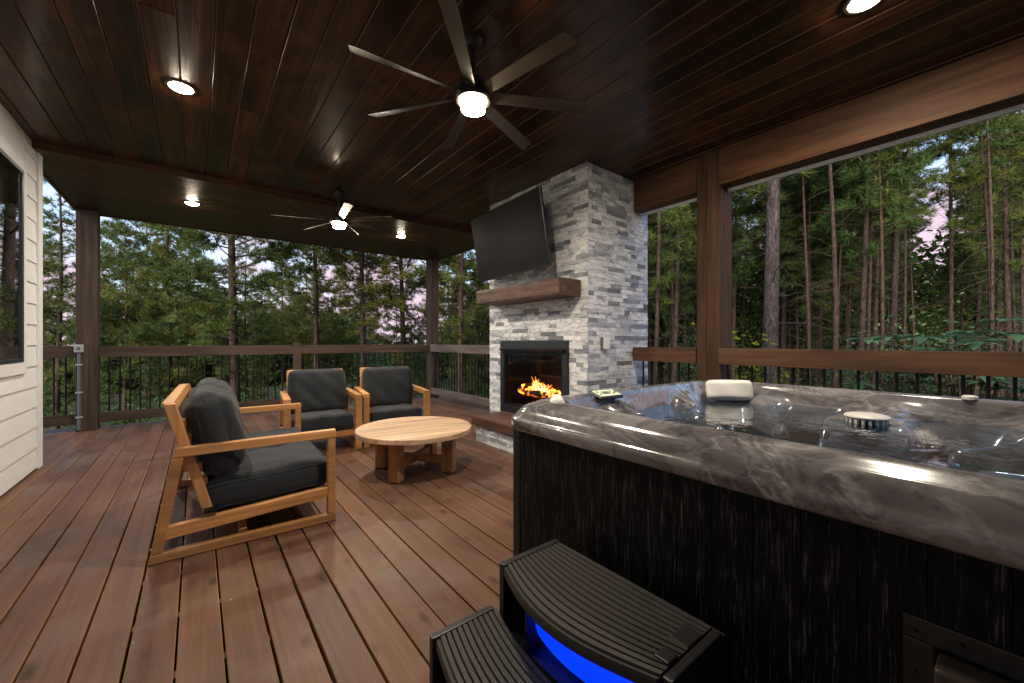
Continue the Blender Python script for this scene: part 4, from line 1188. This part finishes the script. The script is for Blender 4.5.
for (px, d, pi, s, lab) in [
    (236, 10.5, 1, 1.0, 'sturdy red brown pine behind the far railing above the sofa'),
    (168, 13.5, 0, .86, 'bushy pine behind the far railing right of the left post'),
    (58, 12.5, 0, .80, 'bushy pine seen between the house corner and the left post'),
    (315, 14, 3, .95, 'tall thin pine behind the far railing above the left armchair'),
    (362, 12.5, 3, .9, 'tall pine behind the far railing above the right armchair'),
    (126, 12.5, 2, .72, 'low dark pine behind the railing close to the left post'),
    (402, 15, 1, .95, 'pine behind the far railing left of the far corner post'),
    (462, 12.5, 3, .9, 'pine between the far corner post and the stone chimney'),
    (478, 15.5, 0, 1., 'bushy pine close beside the left edge of the stone chimney')]:
    x, y = ray(px, d); place(protoL[pi], used, x, y, GZ, rt.uniform(0,6), s, lab)
# the rest of the wood
cnt = 0; spots = []
def ok(x, y, dmin):
    return all((x-a)**2+(y-b)**2 > dmin*dmin for a, b in spots)
tries = 0
while cnt < 108 and tries < 6000:
    tries += 1
    px = rt.uniform(-90, 640) if cnt < 38 else rt.uniform(600,1120)
    d = rt.uniform(15, 34) if px < 600 else rt.uniform(12.5, 36)
    x, y = ray(px, d)
    if not ok(x, y, 1.6) or abs(px-935) < 26+640/d: continue
    spots.append((x,y))
    if px < 560:
        p = rt.choice(protoL); lab, grp = 'green pine standing in the wood beyond the far railing', 'pines in the wood beyond the far railing'
    else:
        p = rt.choice(protoR); lab, grp = 'slender bare trunked pine in the wood beyond the right railing', 'pines in the wood beyond the right railing'
    # a lower crown leaves the sky open above the far pines
    place(p, used, x, y, GZ-.3, rt.uniform(0,6), rt.uniform(.42,.74) if px < 560 else rt.uniform(.75,1.05), lab, grp); cnt += 1

# crowded slim trunks on the right
thin = [pine(71,14,.055,8.2,1.3,34,13,'needle_blue',dead=26,lean=.7), pine(72,15,.065,7.4,1.4,36,13,'needle',dead=28,lean=.5)]
k = 0; tries = 0
while k < 44 and tries < 4000:
    tries += 1; px = rt.uniform(636,1060); d = rt.uniform(9.5,24); x, y = ray(px, d)
    if not ok(x, y, .9) or abs(px-769) < 20 or abs(px-938) < 8+220/d: continue
    spots.append((x,y)); place(thin[k%2], used, x, y, GZ-.2, rt.uniform(0,6), rt.uniform(.8,1.1), 'very slim bare pine trunk in the crowded stand beyond the right railing', 'slim trunks crowded beyond the right railing'); k += 1
# shrubs
def shrub(seed, n, rad, hgt, size, mat, asp=.5, name='shrub', stems=7, flat=.5, mat2=None):
    rng = np.random.default_rng(seed); rr = random.Random(seed); root = thing(name, 'x', 'shrub')
    mb = MB(); C = []
    for i in range(stems):
        a = rr.uniform(0,2*PI); L = rr.uniform(.5,1)*hgt; sp = rr.uniform(.15,.8)*rad
        q = [Vector((0,0,0))+Vector((math.cos(a)*sp*u**1.4, math.sin(a)*sp*u**1.4, L*u)) for u in (0,.33,.66,1)]
        mb.tube(q, [.02,.015,.01,.005], 5, cap=False)
        for j in range(n//stems):
            u = rr.uniform(.25,1.05); b = q[0].lerp(q[3],u); C.append((b.x+rr.gauss(0,rad*.26), b.y+rr.gauss(0,rad*.26), b.z+rr.gauss(0,hgt*.09)))
    mb.build('stem', M['bark'], root)
    V, F = leaves(rng, np.array(C), size, asp, flat)
    npmesh('foliage', V, F, M[mat], root); return root
sh = [shrub(51,1700,1.3,2.2,.10,'leaf'), shrub(52,1500,1.5,1.6,.11,'leaf'), shrub(53,1600,1.1,2.8,.09,'leaf_big')]
x, y = ray(750, 6.6); ye = shrub(54,800,.55,2.75,.12,'leaf_yellow',.6,stems=7); place(ye, used, x, y, GZ, 0, 1.32, 'shrub with bright yellow leaves beside the grey trunk', None, 'shrub')
# large leaved shrub: whorls of long leaves
def bigleaf(seed):
    rng = np.random.default_rng(seed); rr = random.Random(seed); root = thing('large_leaved_shrub', 'x', 'shrub')
    mb = MB(); Vs = []; Fs = []
    for i in range(48):
        a = rr.uniform(0,2*PI); sp = rr.uniform(.1,1.6); L = rr.uniform(1.5,2.9)-sp*.3
        tip = Vector((math.cos(a)*sp, math.sin(a)*sp, L)); mb.tube([(0,0,0), tip*.5+Vector((0,0,.25)), tip], [.022,.014,.006], 5, cap=False)
        for k in range(8):
            b = k*PI/4+rr.uniform(-.2,.2); l = rr.uniform(.26,.42); w = l*.17; d = Vector((math.cos(b),math.sin(b),rr.uniform(-.15,.2))); s = Vector((-math.sin(b),math.cos(b),rr.uniform(-.3,.3)))
            n0 = len(Vs); dn = Vector((0,0,-1))
            Vs += [tuple(tip), tuple(tip+d*l*.35+s*w), tuple(tip+d*l*.4), tuple(tip+d*l*.35-s*w), tuple(tip+d*l*.75+s*w*.8+dn*l*.08), tuple(tip+d*l*.78+dn*l*.06), tuple(tip+d*l*.75-s*w*.8+dn*l*.08), tuple(tip+d*l*1.05+dn*l*.2)]
            Fs += [(n0,n0+1,n0+2),(n0,n0+2,n0+3),(n0+1,n0+4,n0+5),(n0+1,n0+5,n0+2),(n0+2,n0+5,n0+6),(n0+2,n0+6,n0+3),(n0+4,n0+7,n0+5),(n0+5,n0+7,n0+6)]
    mb.build('stem', M['bark'], root); npmesh('foliage', Vs, Fs, M['leaf_big'], root); return root
bl = bigleaf(5); x, y = ray(965, 7.4); place(bl, used, x, y, GZ+.1, 0, 1.24, 'large leaved shrub rising behind the right railing', None, 'shrub')
for i in range(46):
    px = rt.uniform(560,1090) if i < 28 else rt.uniform(-60,560); d = rt.uniform(7.5,22) if i < 28 else rt.uniform(11.5,24)
    x, y = ray(px, d)
    right = px >= 560
    place(rt.choice(sh), used, x, y, GZ-.15, rt.uniform(0,6), rt.uniform(.8,1.35), 'leafy green shrub under the pines beyond the right railing' if right else 'leafy green shrub under the pines beyond the far railing',
          'undergrowth shrubs beyond the right railing' if right else 'undergrowth shrubs beyond the far railing', 'shrub')
sap = [shrub(61,3200,1.7,6.2,.12,'leaf',name='young_tree',stems=9), shrub(62,3000,1.4,5.0,.12,'leaf_big',name='young_tree',stems=8)]
for i in range(20):
    px = rt.uniform(610,1090) if i < 16 else rt.uniform(-40,520); d = rt.uniform(13,26) if i < 16 else rt.uniform(15,26)
    if 880 < px < 985: px += 110
    x, y = ray(px, d)
    place(rt.choice(sap), used, x, y, GZ-.2, rt.uniform(0,6), rt.uniform(.7,1.15), 'young broadleaf tree among the pines beyond the right railing' if i < 16 else 'young broadleaf tree among the pines beyond the far railing',
          'young trees beyond the right railing' if i < 16 else 'young trees beyond the far railing')
for px, d, sc_ in ((928,18,1.18),(948,21,1.25),(912,22,1.2)):
    x, y = ray(px, d); place(sap[0], used, x, y, GZ-.2, px, sc_, 'young broadleaf tree among the pines beyond the right railing', 'young trees beyond the right railing')
# far-off wood: one mass that closes the view
rng = np.random.default_rng(9)
n = 170000
az = rng.uniform(R(-24), R(112), n); dist = rng.uniform(34, 52, n)
top = np.where(az > R(45), 12.0-5.0*np.exp(-((az-R(84.8))/R(2.6))**2), 2.6)+1.6*np.sin(az*9+1)+1.2*np.sin(az*23+2)+1.0*np.sin(az*51)
u = rng.beta(1.05,1.6,n); z = GZ+u*(top-GZ)
C = np.stack([np.sin(az)*dist, np.cos(az)*dist, z],1)
cl = rng.normal(size=(n,3))*.25; C += cl
V, F = leaves(rng, C, .70, .42, .8)
o = npmesh('distant_wood', V, F, M['needle_blue']); tag(o, 'far off wood closing the view behind the pines', 'wood', None, 'stuff')
# low ground cover
n = 26000
az = rng.uniform(R(-20), R(105), n); dist = 6.5+rng.power(1.3,n)*24
C = np.stack([np.sin(az)*dist, np.cos(az)*dist, GZ+rng.uniform(0,.45,n)*rng.uniform(.2,1,n)],1)
m_ = (C[:,0] > 4.4) | (C[:,1] > 8.2); C = C[m_]
V, F = leaves(rng, C, .16, .5, .9)
o = npmesh('ground_cover', V, F, M['leaf']); tag(o, 'low leafy ground cover under the trees', 'ground cover', None, 'stuff')
# ground sheet
gn = 60; vs = []; fs = []
for i in range(gn+1):
    for j in range(gn+1):
        x = -400+800*i/gn; y = -400+800*j/gn
        x = math.copysign(abs(x/400)**2.2*400, x); y = math.copysign(abs(y/400)**2.2*400, y)
        vs.append((x,y,GZ-.02+.12*math.sin(x*.31)*math.cos(y*.27)-.12))
for i in range(gn):
    for j in range(gn):
        a = i*(gn+1)+j; fs.append((a,a+gn+1,a+gn+2,a+1))
mb = MB(); mb.add(vs, fs); o = mb.build('ground', M['ground'], smooth=True); o['kind'] = 'structure'
print('things', len(col.objects))

# ------------------------------------------------------------------ light, sky, camera
SUN_EL, SUN_AZ = R(17), R(-118)
w = bpy.data.worlds.new('World'); sc.world = w; w.use_nodes = True
nt = w.node_tree; bg = nt.nodes['Background']
sky = nt.nodes.new('ShaderNodeTexSky'); sky.sky_type = 'NISHITA'; sky.sun_disc = False
sky.sun_elevation = SUN_EL; sky.sun_rotation = SUN_AZ; sky.altitude = 300; sky.air_density = 1.1; sky.dust_density = .6; sky.ozone_density = 2.5
tc = nt.nodes.new('ShaderNodeTexCoord'); mp = nt.nodes.new('ShaderNodeMapping'); mp.inputs['Scale'].default_value = (1,1,2.6)
nt.links.new(tc.outputs['Generated'], mp.inputs[0])
no = nt.nodes.new('ShaderNodeTexNoise'); no.inputs['Scale'].default_value = 2.6; no.inputs['Detail'].default_value = 6; no.inputs['Roughness'].default_value = .6
nt.links.new(mp.outputs[0], no.inputs['Vector'])
rp = nt.nodes.new('ShaderNodeValToRGB'); rp.color_ramp.elements[0].position = .38; rp.color_ramp.elements[1].position = .54
sx = nt.nodes.new('ShaderNodeSeparateXYZ'); nt.links.new(tc.outputs['Generated'], sx.inputs[0])
def wm(op, a, b):
    m = nt.nodes.new('ShaderNodeMath'); m.operation = op
    for i, v in enumerate((a, b)):
        if isinstance(v, (int, float)): m.inputs[i].default_value = v
        else: nt.links.new(v, m.inputs[i])
    return m.outputs[0]
bias = wm('ADD', wm('MULTIPLY', sx.outputs[0], .17), wm('MULTIPLY', wm('SUBTRACT', sx.outputs[2], .15), -.95))
nt.links.new(wm('ADD', no.outputs[0], bias), rp.inputs[0])
mx = nt.nodes.new('ShaderNodeMix'); mx.data_type = 'RGBA'
nt.links.new(rp.outputs[0], mx.inputs[0]); nt.links.new(sky.outputs[0], mx.inputs[6]); mx.inputs[7].default_value = (2.1,1.6,1.9,1)
nt.links.new(mx.outputs[2], bg.inputs[0]); bg.inputs[1].default_value = .15
su = bpy.data.lights.new('sun', 'SUN'); su.energy = 3.0; su.angle = R(50); su.color = (1,.91,.83)
so = bpy.data.objects.new('sun', su); col.objects.link(so)
dv = Vector((math.sin(SUN_AZ)*math.cos(SUN_EL), math.cos(SUN_AZ)*math.cos(SUN_EL), math.sin(SUN_EL)))
so.rotation_euler = dv.to_track_quat('Z','Y').to_euler()

cam = bpy.data.cameras.new('camera'); co = bpy.data.objects.new('camera', cam); col.objects.link(co)
cam.sensor_width = 36; cam.lens = 400/1024*36; cam.clip_end = 1500; cam.clip_start = .05
co.location = (0,0,EYE); co.rotation_euler = (R(90), 0, -TH_)
sc.camera = co
sc.render.engine = 'CYCLES'
sc.view_settings.view_transform = 'Standard'; sc.view_settings.look = 'None'; sc.view_settings.gamma = 1
sc.view_settings.exposure = 1.68
cy = sc.cycles
cy.use_denoising = True; cy.max_bounces = 8; cy.diffuse_bounces = 4; cy.glossy_bounces = 4; cy.transparent_max_bounces = 12; cy.transmission_bounces = 4
cy.sample_clamp_indirect = 4; cy.caustics_reflective = False; cy.caustics_refractive = False
